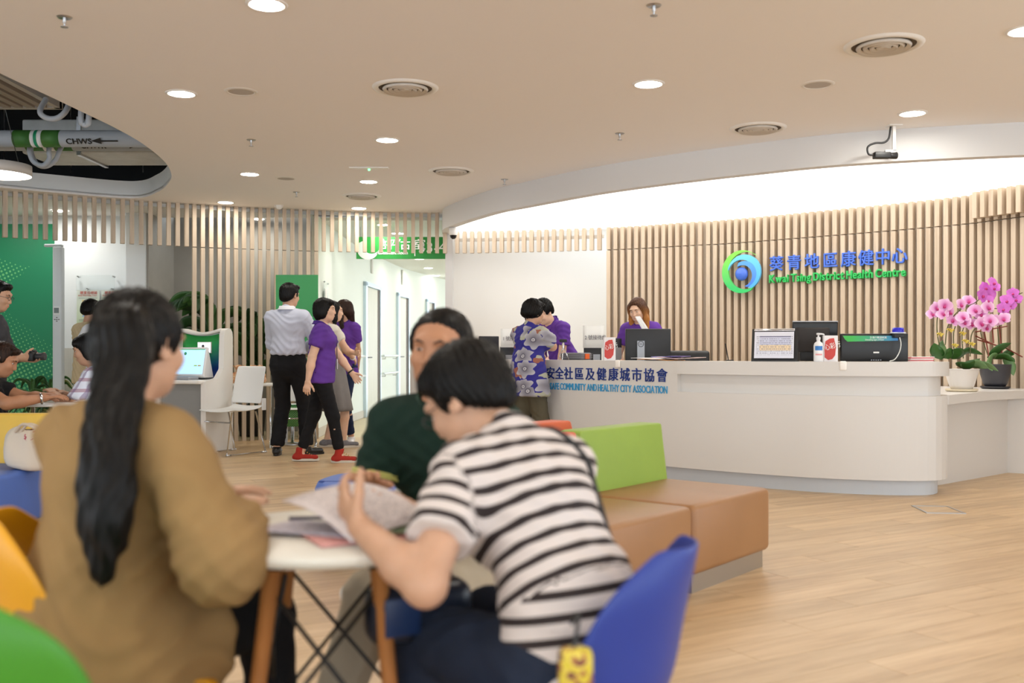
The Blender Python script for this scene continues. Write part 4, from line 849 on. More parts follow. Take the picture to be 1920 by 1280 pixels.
MB().lathe([(0,-.001), (.016,-.001)], 16, Tm((0,-.03,.25), 0, PI/2-.22) , cap=False).build('emblem', M('lit emblem', (50,150,110), .3, emit=.2), scn)
MB().rbox(-.2,.14,-.16,-.01,0,.03,.008).build('card_tray', M('grey tray', (150,154,160), .35), tg); MB().rbox(-.2,-.11,-.10,-.05,.03,.05,.008).build('reader', m_blk, tg)
# white stacking chairs
m_cw = M('white chair plastic', (240,240,238), .35)
def white_chair(label, loc, rz):
    t = thing('stacking_chair', label, 'chair', loc, rz, 'white stacking chairs')
    MB().grid(lambda u, v: ((u-.5)*.46, .23-.46*v, .452-.020*math.sin(PI*min(1, v*1.1))+(.03*(v-.9)/.1 if v > .9 else 0)-(.02*(1-v/.12) if v < .12 else 0)+.014*(2*u-1)**2), 10, 14).build('seat', m_cw, t, solid=.012, sub=1)
    MB().grid(lambda u, v: ((u-.5)*(.46-.03*v*v), -.225-.06*v-.02*v*v+.03*(2*u-1)**2, .505+v*.385), 10, 10).build('backrest', m_cw, t, solid=.012, sub=1)
    for sx in (-1, 1):
        MB().box(sx*.23-.012, sx*.23+.012, -.25,-.21,.44,.56).build('back_post', m_cw, t)
        MB().tube([(sx*.20,.16,.43), (sx*.235,.25,.012), (sx*.235,-.25,.012), (sx*.21,-.14,.43)], .009, 8).build('leg_frame', m_chrome, t)
        for y in (.23,-.23): MB().rbox(sx*.235-.014,sx*.235+.014,y-.03,y+.03,0,.02,.004).build('glide', m_chrome, t)
    MB().tube([(-.215,.19,.33), (.215,.19,.33)], .008, 8).build('front_rail', m_chrome, t); return t
c1 = G(436, 852); white_chair('white chair beside the kiosk, turned left', (c1.x-.05, c1.y+.12, 0), math.radians(146)).scale = (1.05,1.05,1.05)
c2 = G(548, 838); white_chair('white chair mostly hidden behind the man in black trousers', (c2.x, c2.y+.15, 0), math.radians(190))
# small white table with gift bags
gt = thing('side_table', 'small white side table behind the white chair', 'table', (W(470,0,11.45).x, 11.45, 0)); MB().rbox(-.30,.30,-.2,.2,.70,.73,.01).build('tabletop', m_cw, gt)
for sx in (-.27,.27):
    for sy in (-.17,.17): MB().tube([(sx,sy,.70), (sx,sy,0)], .012, 8).build('leg', m_chrome, gt)
s = N('crinkled orange cellophane'); o = s.obj(); nz = s.noise(o, 40, 4, .7); s.base(s.ramp(nz, [(.3, rgb((226,120,70))), (.5, rgb((246,196,150))), (.7, rgb((255,236,210)))])); s.b.inputs['Roughness'].default_value = .15; s.bump(nz, 1., .01); m_cel = s.m
for px, lb, k in ((449, 'orange cellophane gift bag beside the kiosk', 0), (482, 'orange cellophane gift bag right of the other one', 1)):
    t = thing('gift_bag', lb, 'gift bag', (W(px,0,11.4).x, 11.4, .73), k, 'cellophane gift bags'); rn = random.Random(k)
    def gf(u, v):
        a = 2*PI*u; r = [.0,.085,.10,.085,.03,.045,.07][min(6, int(v*6+.5))]; j = 1+.22*math.sin(5*a+v*9+k)*v+.1*math.sin(11*a); return (r*math.cos(a)*j, r*math.sin(a)*j, [.0,.0,.05,.10,.135,.165,.20][min(6, int(v*6+.5))]+.012*math.sin(4*a))
    MB().grid(gf, 26, 7, closed_u=True).build('wrap', m_cel, t); MB().tube([(.034*math.cos(a), .034*math.sin(a), .135) for a in np.linspace(0, 2*PI, 15)[:-1]], .007, 6, True).build('tie', M('gold tie', (210,160,70), .3, .6), t)
# green board on the slats
Yb = 11.78; a, b = W(517,690,Yb), W(596,515,Yb); t = thing('green_board', 'plain green board standing before the slat wall behind the man', 'board', (0,0,0)); MB().box(a.x, b.x, Yb, Yb+.03, a.z, b.z).build('panel', M('green board face', (62,160,92), .5), t); MB().box(a.x+.1,a.x+.13,Yb+.03,Yb+.05,0,b.z-.1).box(b.x-.13,b.x-.1,Yb+.03,Yb+.05,0,b.z-.1).build('support_post', m_steel, t)
# green mesh basket
bk = W(556,0,11.95); t = thing('mesh_basket', 'green mesh basket on the floor behind the chairs', 'basket', (bk.x, 11.72, 0)); s = N('green mesh'); x, y, z = s.sepx(s.obj()); f = s.math('MULTIPLY', s.math('GREATER_THAN', s.math('FRACT', s.math('MULTIPLY', s.math('ADD', x, z), 40)), .35), s.math('GREATER_THAN', s.math('FRACT', s.math('MULTIPLY', s.math('SUBTRACT', x, z), 40)), .35)); s.base(s.mix(f, rgb((120,180,110)), rgb((34,110,54))))
MB().lathe([(.0,.22), (.13,.22), (.16,.47), (.155,.47), (.125,.225)], 24, cap=False).build('basket', s.m, t); MB().tube([(.16*math.cos(a), .16*math.sin(a), .47) for a in np.linspace(0, 2*PI, 25)[:-1]], .008, 6, True).build('rim', M('green rim', (50,130,66), .5), t); MB().lathe([(.1,0), (.1,.02), (.02,.03), (.02,.22)], 16).build('pedestal', m_steel, t)
# tall plant behind the slats
m_pl1 = M('dark green foliage', (36,74,34), .4, var=.25, vscale=6); m_pl2 = M('mid green foliage', (58,100,46), .4, var=.25, vscale=6)
def bush(label, loc, leaves, pot=True, name='potted_plant', ps=1.):
    t = thing(name, label, 'potted plant' if pot else 'plant', loc)
    if pot: MB().lathe([(0,0), (.15*ps,0), (.19*ps,.38*ps), (.20*ps,.40*ps), (.18*ps,.39*ps)], 24, cap=False).build('pot', M('dark planter', (60,58,56), .6), t); MB().lathe([(0,.37*ps), (.185*ps,.37*ps)], 20, cap=False).build('soil', m_bark, t)
    for (P, wd, k) in leaves: add_leaf(t, P, wd, (m_pl1, m_pl2)[k])
    return t
def rand_leaves(n, r, z0, z1, L, wd, seed, spread=1.):
    rn = random.Random(seed); out = []
    for i in range(n):
        a = rn.uniform(0, 2*PI); zz = rn.uniform(z0, z1); l = L*rn.uniform(.7,1.2); ex, ey = math.cos(a), math.sin(a)*.55
        out.append(([(ex*.02,ey*.02,zz-.25), (ex*r*.4,ey*r*.4,zz), (ex*(r*.4+l*.6),ey*(r*.4+l*.6),zz+.06), (ex*(r*.4+l),ey*(r*.4+l),zz-.05*rn.random()-.03)], wd*rn.uniform(.7,1.15), rn.randint(0,1)))
    return out
bush('broad-leaved dark green plant standing behind the slat wall', (W(395,0,12.75).x, 12.80, 0), rand_leaves(34, .3, .7, 1.75, .42, .2, 3))
bush('second dark green plant behind the slats, right of the first', (W(470,0,12.9).x, 12.95, 0), rand_leaves(30, .3, .5, 1.6, .36, .17, 5))
s_var = M('variegated foliage', (150,158,96), .5, var=.35, vscale=14)
for k, (px, lb) in enumerate(((58, 'low leafy shrub at the foot of the green wall, left'), (92, 'low leafy shrub at the foot of the green wall, by the white column'))):
    t = bush(lb, (W(px,0,12.5).x, 12.55, 0), rand_leaves(34, .12, .25, .72, .26, .06, 11+k), True, 'potted_shrub', .7)
    for i, c in enumerate(t.children):
        if i % 3 == 0 and c.name.startswith('leaf'): c.data.materials[0] = s_var
# height scale column
Yk = 12.4; a = W(110,0,Yk).x; t = thing('height_scale', 'tall white height and weight scale column with grey display', 'scale', (a, Yk, 0)); zt2 = W(0,463,Yk).z
MB().rbox(-.055,.055,-.05,.05,0,zt2,.012).build('column', M('scale white', (214,222,228), .4), t); MB().rbox(-.17,.05,-.035,.035,zt2,zt2+.035,.012).build('measuring_arm', M('scale white', (214,222,228), .4), t)
zd = W(0,584,Yk).z; MB().rbox(-.04,.04,-.06,-.045,zd-.045,zd+.06,.008).build('display_bezel', M('bezel white', (236,240,242), .4), t); MB().box(-.03,.03,-.063,-.06,zd-.02,zd+.045).build('display', M('lcd grey', (112,124,126), .3), t)
for dx, dz in ((0,-.075), (0,-.12), (-.025,-.1), (.025,-.1), (0,-.1)): MB().box(dx-.008,dx+.008,-.053,-.05,zd+dz-.005,zd+dz+.005).build('key', m_blk2, t)
MB().rbox(-.2,.2,-.4,.05,0,.06,.015).build('base_plate', m_blk2, t)
# posters and acrylic sheet on the alcove wall
Yp = YL-.01
def bmi(nm):
    s = N(nm); x, y, z = s.sepx(s.obj()); c = s.ramp(s.math('MULTIPLY', z, 2.2), [(0, rgb((196,214,180))), (1, rgb((222,228,222)))])
    inb = s.math('MULTIPLY', s.math('LESS_THAN', s.math('ABSOLUTE', s.math('SUBTRACT', x, .16)), .09), s.math('LESS_THAN', s.math('ABSOLUTE', s.math('SUBTRACT', z, .21)), .11))
    low = s.math('LESS_THAN', s.math('SUBTRACT', z, .10), s.math('SUBTRACT', s.math('MULTIPLY', x, 1.0), .06))
    c = s.mix(inb, c, s.mix(low, rgb((222,202,140)), rgb((140,184,222)))); s.base(c); s.b.inputs['Roughness'].default_value = .5; return s.m
for px, lb in ((144, 'body mass index chart poster with red title on the alcove wall'), (190, 'second chart poster, partly hidden by the dark hair')):
    a = W(px, 608, Yp); t = thing('chart_poster', lb, 'poster', (a.x, Yp, a.z)); MB().box(0,.30,-.004,0,0,.45).build('sheet', bmi('bmi print %d' % px), t)
    text('lettering', '體重指標圖', M('red poster ink', (206,86,66), .6), t, (.045,-.006,.395), size=.045, ext=.0005); text('lettering', 'Body Mass Index Chart', M('red poster ink', (206,86,66), .6), t, (.02,-.006,.368), size=.026, ext=.0005)
    [MB().box(.03,x1,-.006,-.004,z0,z0+.005).build('caption_line', M('grey ink', (130,140,130), .6), t) for x1, z0 in ((.26,.06), (.2,.045), (.27,.34))]
a = W(146, 545, Yp); t = thing('leaflet_holder', 'clear acrylic holder on steel standoffs above the posters', 'holder', (a.x, Yp, a.z)); MB().box(0,.5,-.05,-.045,0,.2).build('sheet', M('clear acrylic', (235,245,245), .05, trans=.9, alpha=.35), t)
for x, z in ((.02,.18), (.48,.18), (.14,.02), (.46,.02)): MB().tube([(x,0,z), (x,-.055,z)], .012, 8).build('standoff', m_steel, t)
# round writing table with papers behind the yellow sofa, grey chair
t = thing('writing_table', 'white table behind the yellow sofa where the man in black writes', 'table', (-3.18, 7.25, 0)); MB().rbox(-.5,.34,-.3,.35,.70,.725,.01).build('tabletop', m_cw, t)
for sx in (-.45,.3):
    for sy in (-.25,.3): MB().tube([(sx,sy,.70), (sx,sy,0)], .015, 8).build('leg', m_chrome, t)
for k, (x, y, rz, c, lb) in enumerate(((-2.98,7.08,.2,(232,232,236),'white paper on the writing table under the hand'), (-2.86,7.10,-.2,(222,226,232),'clipboard paper at the end of the writing table'), (-2.80,7.12,.3,(60,62,66),'dark folder on the writing table'))):
    o = MB().grid(lambda u, v: ((u-.5)*.21, (v-.5)*.29, .004*math.sin(4*u+k)), 5, 5).build('paper_sheet', M('sheet %d' % k, c, .7), None, (x, y, .732+.004*(2-k)), (0,0,rz), solid=.001); tag(o, lb, 'paper', 'papers on the writing table')
t = thing('grey_chair', 'light grey plastic chair back beside the plaid shirt', 'chair', (W(148,0,7.75).x, 7.9, 0), math.radians(180)); mg = M('light grey plastic', (176,176,172), .45)
MB().grid(lambda u, v: ((u-.5)*.42, .22-.44*v, .44+.01*(2*u-1)**2), 8, 8).build('seat', mg, t, solid=.012, sub=1); MB().grid(lambda u, v: ((u-.5)*(.42-.06*v**4), -.22-.07*v+.05*(2*u-1)**2, .46+v*.38-.03*v*(2*u-1)**4), 10, 8).build('backrest', mg, t, solid=.014, sub=1)
for sx in (-1,1):
    for sy in (-1,1): MB().tube([(sx*.17,sy*.17,.44), (sx*.21,sy*.22,0)], .011, 8).build('leg', m_chrome, t)
# floor socket plate
a, b, c, d = G(1708,948), G(1777,949), G(1812,963), G(1737,962)
t = thing('floor_socket', 'square steel framed floor socket cover in front of the desk', 'floor socket', ((a.x+c.x)/2, (a.y+c.y)/2, 0)); ctr = Vector(t.location); qd = [a-ctr, b-ctr, c-ctr, d-ctr]
for k in range(4):
    p, q = qd[k], qd[(k+1) % 4]; pi_, qi = p*.88, q*.88
    MB().prism([(p.x,p.y), (q.x,q.y), (qi.x,qi.y), (pi_.x,pi_.y)], 0, .004).build('frame_strip', m_steel, t)
MB().prism([(v.x*.87, v.y*.87) for v in qd], 0, .002).build('lid', m_floor, t)
# ================================================================== people: implicit surfaces turned into one continuous mesh each
def V3(*a): return np.array(a, float)
def nrmz(v): v = np.asarray(v, float); return v/(np.linalg.norm(v)+1e-12)
def rotm(ax, a):
    return np.array(Matrix.Rotation(a, 3, ax))
class Field:
    def __init__(s): s.p = []
    def cone(s, a, b, ra, rb, k=.02, cut=(), sub=False): s.p.append(('c', np.asarray(a, float), np.asarray(b, float), ra, rb, k, cut, sub)); return s
    def ell(s, c, r, R=None, k=.02, cut=(), sub=False): s.p.append(('e', np.asarray(c, float), np.asarray(r, float), np.eye(3) if R is None else R, 0, k, cut, sub)); return s
    def tor(s, a, b, ra, rb, xa, k=.03, cut=(), sub=False): s.p.append(('t', np.asarray(a, float), np.asarray(b, float), ra, (rb, nrmz(xa)), k, cut, sub)); return s
    def bounds(s, m=.03):
        lo = np.full(3, 9e9); hi = -lo
        for q in s.p:
            if q[7]: continue
            l, h = s.bb(q); lo = np.minimum(lo, l); hi = np.maximum(hi, h)
        return lo-m, hi+m
    @staticmethod
    def bb(q):
        if q[0] == 'c': r = max(q[3], q[4]); return np.minimum(q[1], q[2])-r, np.maximum(q[1], q[2])+r
        if q[0] == 'e': e = np.sqrt(((q[3]*q[2])**2).sum(1)); return q[1]-e, q[1]+e
        r = max(max(q[3]), max(q[4][0])); return np.minimum(q[1], q[2])-r, np.maximum(q[1], q[2])+r
    def mesh(s, vox):
        lo, hi = s.bounds(.025+vox*2); n = np.ceil((hi-lo)/vox).astype(int)+1
        D = np.full(n, .5, np.float32); ax = [lo[i]+vox*np.arange(n[i]) for i in range(3)]
        for q in s.p:
            k = q[5]; l, h = s.bb(q); m = max(k, .012)+2.5*vox
            i0 = np.maximum(((l-m-lo)/vox).astype(int), 0); i1 = np.minimum(((h+m-lo)/vox).astype(int)+2, n)
            if (i1 <= i0).any(): continue
            X, Y, Z = np.meshgrid(*[ax[i][i0[i]:i1[i]] for i in range(3)], indexing='ij')
            if q[0] == 'c':
                a, b = q[1], q[2]; d = b-a; L2 = d@d+1e-12
                t = np.clip(((X-a[0])*d[0]+(Y-a[1])*d[1]+(Z-a[2])*d[2])/L2, 0, 1)
                f = np.sqrt((X-a[0]-t*d[0])**2+(Y-a[1]-t*d[1])**2+(Z-a[2]-t*d[2])**2)-(q[3]+(q[4]-q[3])*t)
            elif q[0] == 'e':
                c, r, R = q[1], q[2], q[3]; dx, dy, dz = X-c[0], Y-c[1], Z-c[2]
                u = [(dx*R[0, i]+dy*R[1, i]+dz*R[2, i]) for i in range(3)]
                k0 = np.sqrt(sum((u[i]/r[i])**2 for i in range(3)))+1e-9; k1 = np.sqrt(sum((u[i]/r[i]**2)**2 for i in range(3)))+1e-9
                f = k0*(k0-1)/k1
            else:
                a, b = q[1], q[2]; d = b-a; L = np.linalg.norm(d); d = d/L; xa = nrmz(q[4][1]-d*(q[4][1]@d)); ya = np.cross(d, xa)
                dx, dy, dz = X-a[0], Y-a[1], Z-a[2]; w = dx*d[0]+dy*d[1]+dz*d[2]; t = np.clip(w/L, 0, 1); ov = w-t*L
                u = dx*xa[0]+dy*xa[1]+dz*xa[2]; v = dx*ya[0]+dy*ya[1]+dz*ya[2]
                rx = q[3][0]+(q[4][0][0]-q[3][0])*t; ry = q[3][1]+(q[4][0][1]-q[3][1])*t; rm = np.minimum(rx, ry)
                k0 = np.sqrt((u/rx)**2+(v/ry)**2+(ov/rm)**2)+1e-9; k1 = np.sqrt((u/rx**2)**2+(v/ry**2)**2+(ov/rm**2)**2)+1e-9
                f = k0*(k0-1)/k1
            for (pt, nn) in q[6]:
                f = np.maximum(f, (X-pt[0])*nn[0]+(Y-pt[1])*nn[1]+(Z-pt[2])*nn[2])
            S = D[i0[0]:i1[0], i0[1]:i1[1], i0[2]:i1[2]]
            if q[7]:
                h = np.clip(.5-.5*(S+f)/k, 0, 1); D[i0[0]:i1[0], i0[1]:i1[1], i0[2]:i1[2]] = S*(1-h)+(-f)*h+k*h*(1-h)
            else:
                h = np.clip(.5+.5*(S-f)/k, 0, 1); D[i0[0]:i1[0], i0[1]:i1[1], i0[2]:i1[2]] = S*(1-h)+f*h-k*h*(1-h)
        return nets(D, lo, vox)
def nets(D, lo, vox):
    s = D < 0; n = np.array(D.shape); c = np.zeros(n-1, np.int8)
    for i in (0, 1):
        for j in (0, 1):
            for k in (0, 1): c += s[i:n[0]-1+i, j:n[1]-1+j, k:n[2]-1+k]
    I = np.argwhere((c > 0) & (c < 8))
    if len(I) == 0: return np.zeros((0, 3)), np.zeros((0, 4), int)
    idx = np.full(n-1, -1, np.int64); idx[I[:, 0], I[:, 1], I[:, 2]] = np.arange(len(I))
    cor = np.array([(i, j, k) for i in (0, 1) for j in (0, 1) for k in (0, 1)])
    val = np.stack([D[I[:, 0]+a, I[:, 1]+b, I[:, 2]+cc] for a, b, cc in cor], 1)
    acc = np.zeros((len(I), 3)); cnt = np.zeros(len(I))
    for a in range(8):
        for b in range(a+1, 8):
            if np.abs(cor[a]-cor[b]).sum() != 1: continue
            x = (val[:, a] < 0) != (val[:, b] < 0); t = val[:, a]/(val[:, a]-val[:, b]+1e-12)
            acc[x] += (cor[a]+t[:, None]*(cor[b]-cor[a]))[x]; cnt += x
    P = lo+vox*(I+acc/cnt[:, None]); F4 = []
    for ax in range(3):
        sl0 = [slice(None)]*3; sl1 = [slice(None)]*3; sl0[ax] = slice(0, -1); sl1[ax] = slice(1, None)
        e = s[tuple(sl0)] != s[tuple(sl1)]; E = np.argwhere(e); u, v = (ax+1) % 3, (ax+2) % 3
        ok = (E[:, u] > 0) & (E[:, v] > 0) & (E[:, u] < n[u]-1) & (E[:, v] < n[v]-1); E = E[ok]
        def ci(du, dv): Q = E.copy(); Q[:, u] -= du; Q[:, v] -= dv; return idx[Q[:, 0], Q[:, 1], Q[:, 2]]
        q = np.stack([ci(1, 1), ci(0, 1), ci(0, 0), ci(1, 0)], 1); inside = s[E[:, 0], E[:, 1], E[:, 2]]
        q[~inside] = q[~inside][:, ::-1]; F4.append(q)
    return P, np.vstack(F4)
def to_mesh(parts, name, mat, disp=None):
    off = 0; Vs = []; Fs = []
    for P, Q in parts: Vs.append(P); Fs.append(Q+off); off += len(P)
    Vv = np.vstack(Vs); Ff = np.vstack(Fs)
    for _ in range(7 if disp is not None else 0):
        acc = np.zeros_like(Vv); cn = np.zeros(len(Vv))
        for i in range(4):
            for j in ((i+1) % 4, (i+3) % 4):
                for c in range(3): acc[:, c] += np.bincount(Ff[:, i], Vv[Ff[:, j], c], len(Vv))
                cn += np.bincount(Ff[:, i], minlength=len(Vv))
        Vv = .45*Vv+.55*acc/cn[:, None]
    # vertex normals
    a = Vv[Ff[:, 1]]-Vv[Ff[:, 0]]; b = Vv[Ff[:, 3]]-Vv[Ff[:, 0]]; fn = np.cross(a, b); vn = np.zeros_like(Vv)
    for i in range(4): np.add.at(vn, Ff[:, i], fn)
    vn /= np.linalg.norm(vn, axis=1)[:, None]+1e-12
    if disp is not None: Vv = Vv+vn*disp(Vv, vn)[:, None]
    me = bpy.data.meshes.new(name); nf = len(Ff); me.vertices.add(len(Vv)); me.vertices.foreach_set('co', Vv.astype(np.float32).ravel())
    me.loops.add(nf*4); me.loops.foreach_set('vertex_index', Ff.astype(np.int32).ravel()); me.polygons.add(nf)
    me.polygons.foreach_set('loop_start', np.arange(0, nf*4, 4, dtype=np.int32)); me.polygons.foreach_set('loop_total', np.full(nf, 4, np.int32)) if False else None
    me.update(calc_edges=True); me.polygons.foreach_set('use_smooth', np.ones(nf, bool)); me.materials.append(mat); me.validate() if False else None
    return me, Vv, vn
def folds(amp, seed, fx=9., fz=5.):
    r = np.random.default_rng(seed); ph = r.uniform(0, 6.28, 10)
    def f(P, n):
        x, y, z = P[:, 0], P[:, 1], P[:, 2]; a = x+.6*y
        n1 = np.sin(46*z+19*a+2.2*np.sin(15*a+ph[0])+1.6*np.sin(12*y-9*z+ph[1])+ph[2]); n2 = np.sin(58*(a*.75-z*.55)+2.4*np.sin(17*z+ph[3])+ph[4])
        m1 = np.clip(.55+.6*np.sin(9*a+4*np.sin(7*z+ph[5])+ph[6])*np.sin(8*z+ph[7]), 0, 1); m2 = np.clip(.45+.6*np.sin(7*z-6*a+ph[8]), 0, 1)
        rd = lambda q: (1-q*q)**1.5
        return amp*(1.5*rd(n1)*m1+1.3*rd(n2)*m2*(1-.5*m1)-.55+.5*np.sin(17*a+11*z+ph[9]))
    return f
# ---- materials
def skin_mat(name, col):
    if name in MATS: return MATS[name]
    s = N(name); o = s.obj(); c = rgb(col); f = s.noise(o, 14, 3)
    s.base(s.ramp(f, [(.3, tuple(x*.92 for x in c[:3])+(1,)), (.7, tuple(min(1, x*1.05) for x in c[:3])+(1,))])); s.b.inputs['Roughness'].default_value = .5
    s.b.inputs['Subsurface Weight'].default_value = .08; s.b.inputs['Subsurface Radius'].default_value = (.02,.008,.005); MATS[name] = s.m; return s.m
def hair_mat(name, c0, c1, tip=None):
    if name in MATS: return MATS[name]
    s = N(name); v = s.mapping(s.obj(), (60, 60, 6)); f = s.noise(v, 1.6, 3); c = s.ramp(f, [(.3, rgb(c0)), (.7, rgb(c1))])
    if tip:
        x, y, z = s.sepx(s.obj()); c = s.mix(s.math('MULTIPLY', s.math('SUBTRACT', tip[1], z), tip[2], True), c, rgb(tip[0]))
    s.base(c); s.b.inputs['Roughness'].default_value = .42; s.b.inputs['Specular IOR Level'].default_value = .18; s.bump(f, .5, .004); MATS[name] = s.m; return s.m
def cloth(name, col, var=.08, bump=.25, bscale=420, rough=.85, sheen=.0): return M(name, col, rough, var=var, vscale=7, bump=bump, bscale=bscale, sheen=sheen, spec=.25)
SK1, SK2, SK3 = skin_mat('skin light', (226,184,156)), skin_mat('skin medium', (202,158,130)), skin_mat('skin tan', (184,132,100))
HB = hair_mat('black hair', (9,8,8), (22,20,19)); HBR = hair_mat('dark brown hair', (30,20,16), (58,38,28)); HRD = hair_mat('reddish brown hair', (50,24,18), (92,48,32))
m_eye = M('eye white', (224,220,214), .2); m_iris = M('dark iris', (28,18,14), .15); m_brow = M('eyebrow', (30,24,22), .8); m_lips = M('lips', (190,108,98), .45); m_sole = M('pale sole', (214,206,192), .6)

def ik(a, c, l1, l2, hint):
    a, c = np.asarray(a, float), np.asarray(c, float); d = c-a; L = np.linalg.norm(d); mx = (l1+l2)*.998
    if L > mx: c = a+d/L*mx; L = mx; d = c-a
    u = d/L; x = (l1*l1-l2*l2+L*L)/(2*L); h = math.sqrt(max(l1*l1-x*x, 0)); hp = np.asarray(hint, float); hp = hp-u*(hp@u); hp = nrmz(hp)
    return a+u*x+hp*h, c
def person(label, loc, yaw, H=1.65, female=False, skin=None, seated=None, lean=0., side=0., twist=0., head=(0,0,0), hand_l=None, hand_r=None, elb_l=(-.6,-.8,-.2), elb_r=(.6,-.8,-.2),
           foot_l=None, foot_r=None, knee=(0,1,.15), palm_l=(1,0,0), palm_r=(-1,0,0), dir_l=None, dir_r=None, curl=.35, top=None, bottom=None, shoes=None, hair=None, vox=.011, fat=1., seed=1, hunch=0., feet_yaw=(0,0), neck_f=.02, knee_l=None, knee_r=None, brow=True):
    """local frame: x right, y forward, z up; hand/foot targets are local. head = (yaw left+, pitch down+, roll)"""
    s = H/1.7; t = thing('person', label, 'person', loc, yaw); A = lambda *v: V3(*v)*s
    skin = skin or SK1; sw = (.158 if female else .178)*s; hw = .085*s
    pel = V3(0, 0, (seated+.09*s) if seated is not None else .93*s)
    Rt = rotm('X', -lean) @ rotm('Y', side) @ rotm('Z', twist); Rc = rotm('X', -lean-hunch) @ rotm('Y', side) @ rotm('Z', twist)
    wst = pel+Rt @ A(0,0,.13); che = wst+Rc @ A(0,.0,.22); nek = che+Rc @ A(0,-.012,.155); shl, shr = [che+Rc @ V3(k*sw, -.005*s, .088*s) for k in (-1, 1)]
    hy, hp, hr = head; Rh = rotm('Z', hy) @ rotm('X', -hp) @ rotm('Y', hr)
    hs = .235/.225*(.96 if female else 1.)*(.55+.45*s); hc = nek+Rc @ A(0,neck_f,.055)+Rh @ (V3(0,.012,.098)*hs)
    hpnt = lambda x, y, z: hc+Rh @ (V3(x, y, z)*hs)
    lu, lf = .285*s, .245*s; lt, ls = .43*s, .42*s
    if hand_l is None: hand_l = che+A(-.26,.03,-.44)
    if hand_r is None: hand_r = che+A(.26,.03,-.44)
    ell, wrl = ik(shl, hand_l, lu, lf, elb_l); elr, wrr = ik(shr, hand_r, lu, lf, elb_r)
    if foot_l is None: foot_l = V3(-.10*s,0,0) if seated is None else V3(-.12,.42,0)*1.
    if foot_r is None: foot_r = V3(.10*s,0,0) if seated is None else V3(.12,.42,0)*1.
    hl, hr_ = pel+V3(-hw,0,-.02*s), pel+V3(hw,0,-.02*s)
    fwd = lambda a: V3(-math.sin(a), math.cos(a), 0)
    anl, anr = np.asarray(foot_l, float)+V3(0,0,.085*s), np.asarray(foot_r, float)+V3(0,0,.085*s)
    knl, anl = ik(hl, anl, lt, ls, knee_l or knee); knr, anr = ik(hr_, anr, lt, ls, knee_r or knee)
    X = Rc @ V3(1,0,0); Xp = Rt @ V3(1,0,0)
    # --- body: one field
    def torso(f, g, low=True, top_=True, k=.05):
        f.tor(pel+A(0,0,-.02), wst, ((.150 if not female else .158)*s*fat+g, .105*s*fat+g), ((.135 if not female else .118)*s*fat+g, .095*s*fat+g), Xp, k)
        f.tor(wst, che+Rc @ A(0,0,.02), ((.132 if not female else .115)*s*fat+g, .096*s*fat+g), ((.150 if not female else .132)*s*fat+g, .108*s*fat+g), X, k)
        f.tor(che+Rc @ A(0,0,.02), che+Rc @ A(0,-.01,.10), (.15*s*fat+g if not female else .13*s*fat+g, .105*s+g), ((sw-.04*s)+g, .072*s+g), X, k)
        f.cone(shl-Rc @ A(-.03,0,-.005), shr+Rc @ A(-.03,0,.005), .058*s+g, .058*s+g, k)
        if female: f.ell(che+Rc @ A(-.065,.085,-.01), A(.06,.05,.06)+g, Rc, .05); f.ell(che+Rc @ A(.065,.085,-.01), A(.06,.05,.06)+g, Rc, .05)
    B = Field(); torso(B, 0)
    B.cone(nek+Rc @ A(0,0,-.04), hpnt(0,-.018,-.06), .058*s, .05*s, .03)
    for sh, el, wr in ((shl, ell, wrl), (shr, elr, wrr)):
        B.cone(sh, el, .050*s*fat, .040*s*fat, .03); B.cone(el, el+(wr-el)*.35, .041*s*fat, .041*s*fat, .02); B.cone(el+(wr-el)*.35, wr, .041*s*fat, .027*s, .02)
    for h, kn, an in ((hl, knl, anl), (hr_, knr, anr)):
        B.cone(h, kn, .078*s*fat, .055*s, .04); B.cone(kn, kn+(an-kn)*.35, .053*s, .055*s, .02); B.cone(kn+(an-kn)*.35, an, .055*s, .036*s, .02)
    fy = [feet_yaw[0], feet_yaw[1]]
    for an, a in ((anl, fy[0]), (anr, fy[1])): B.tor(an+V3(0,0,-.045*s)-fwd(a)*.04*s, an+V3(0,0,-.055*s)+fwd(a)*.14*s, (.034*s,.034*s), (.038*s,.022*s), np.cross(fwd(a), (0,0,1)), .03)
    bodyP = B.mesh(vox)
    # --- head at finer resolution
    E = Field(); e = lambda c, r, k=.015, sub=False, R=None: E.ell(hpnt(*c), np.array(r)*hs, Rh if R is None else Rh @ R, k*hs, (), sub)
    e((0,-.014,.032), (.075,.094,.083)); e((0,.028,-.028), (.061,.062,.083), .03); e((0,.048,-.080), (.036,.034,.028), .03); e((0,.02,-.062), (.056,.05,.04), .03)
    e((0,.080,.030), (.050,.018,.014), .02); e((-.034,.066,-.022), (.026,.024,.024), .02); e((.034,.066,-.022), (.026,.024,.024), .02)
    e((-.030,.098,.006), (.016,.014,.010), .014, True); e((.030,.098,.006), (.016,.014,.010), .014, True)
    E.cone(hpnt(0,.090,.012), hpnt(0,.1015,-.027), .008*hs, .0115*hs, .014*hs); e((-.012,.091,-.031), (.009,.010,.008), .008); e((.012,.091,-.031), (.009,.011,.008), .008)
    e((0,.089,-.052), (.022,.010,.006), .008); e((0,.088,-.063), (.019,.010,.006), .008)
    for sx in (-1, 1): e((sx*.079,-.008,-.004), (.009,.020,.033), .008, False, rotm('Z', -sx*.35)); e((sx*.086,-.002,-.002), (.006,.010,.018), .008, True)
    E.cone(nek+Rc @ A(0,0,-.02), hpnt(0,-.018,-.06), .056*s, .051*s, .03)
    headP = E.mesh(min(vox*.6, .0065))
    # --- hands at finer resolution
    hands = []
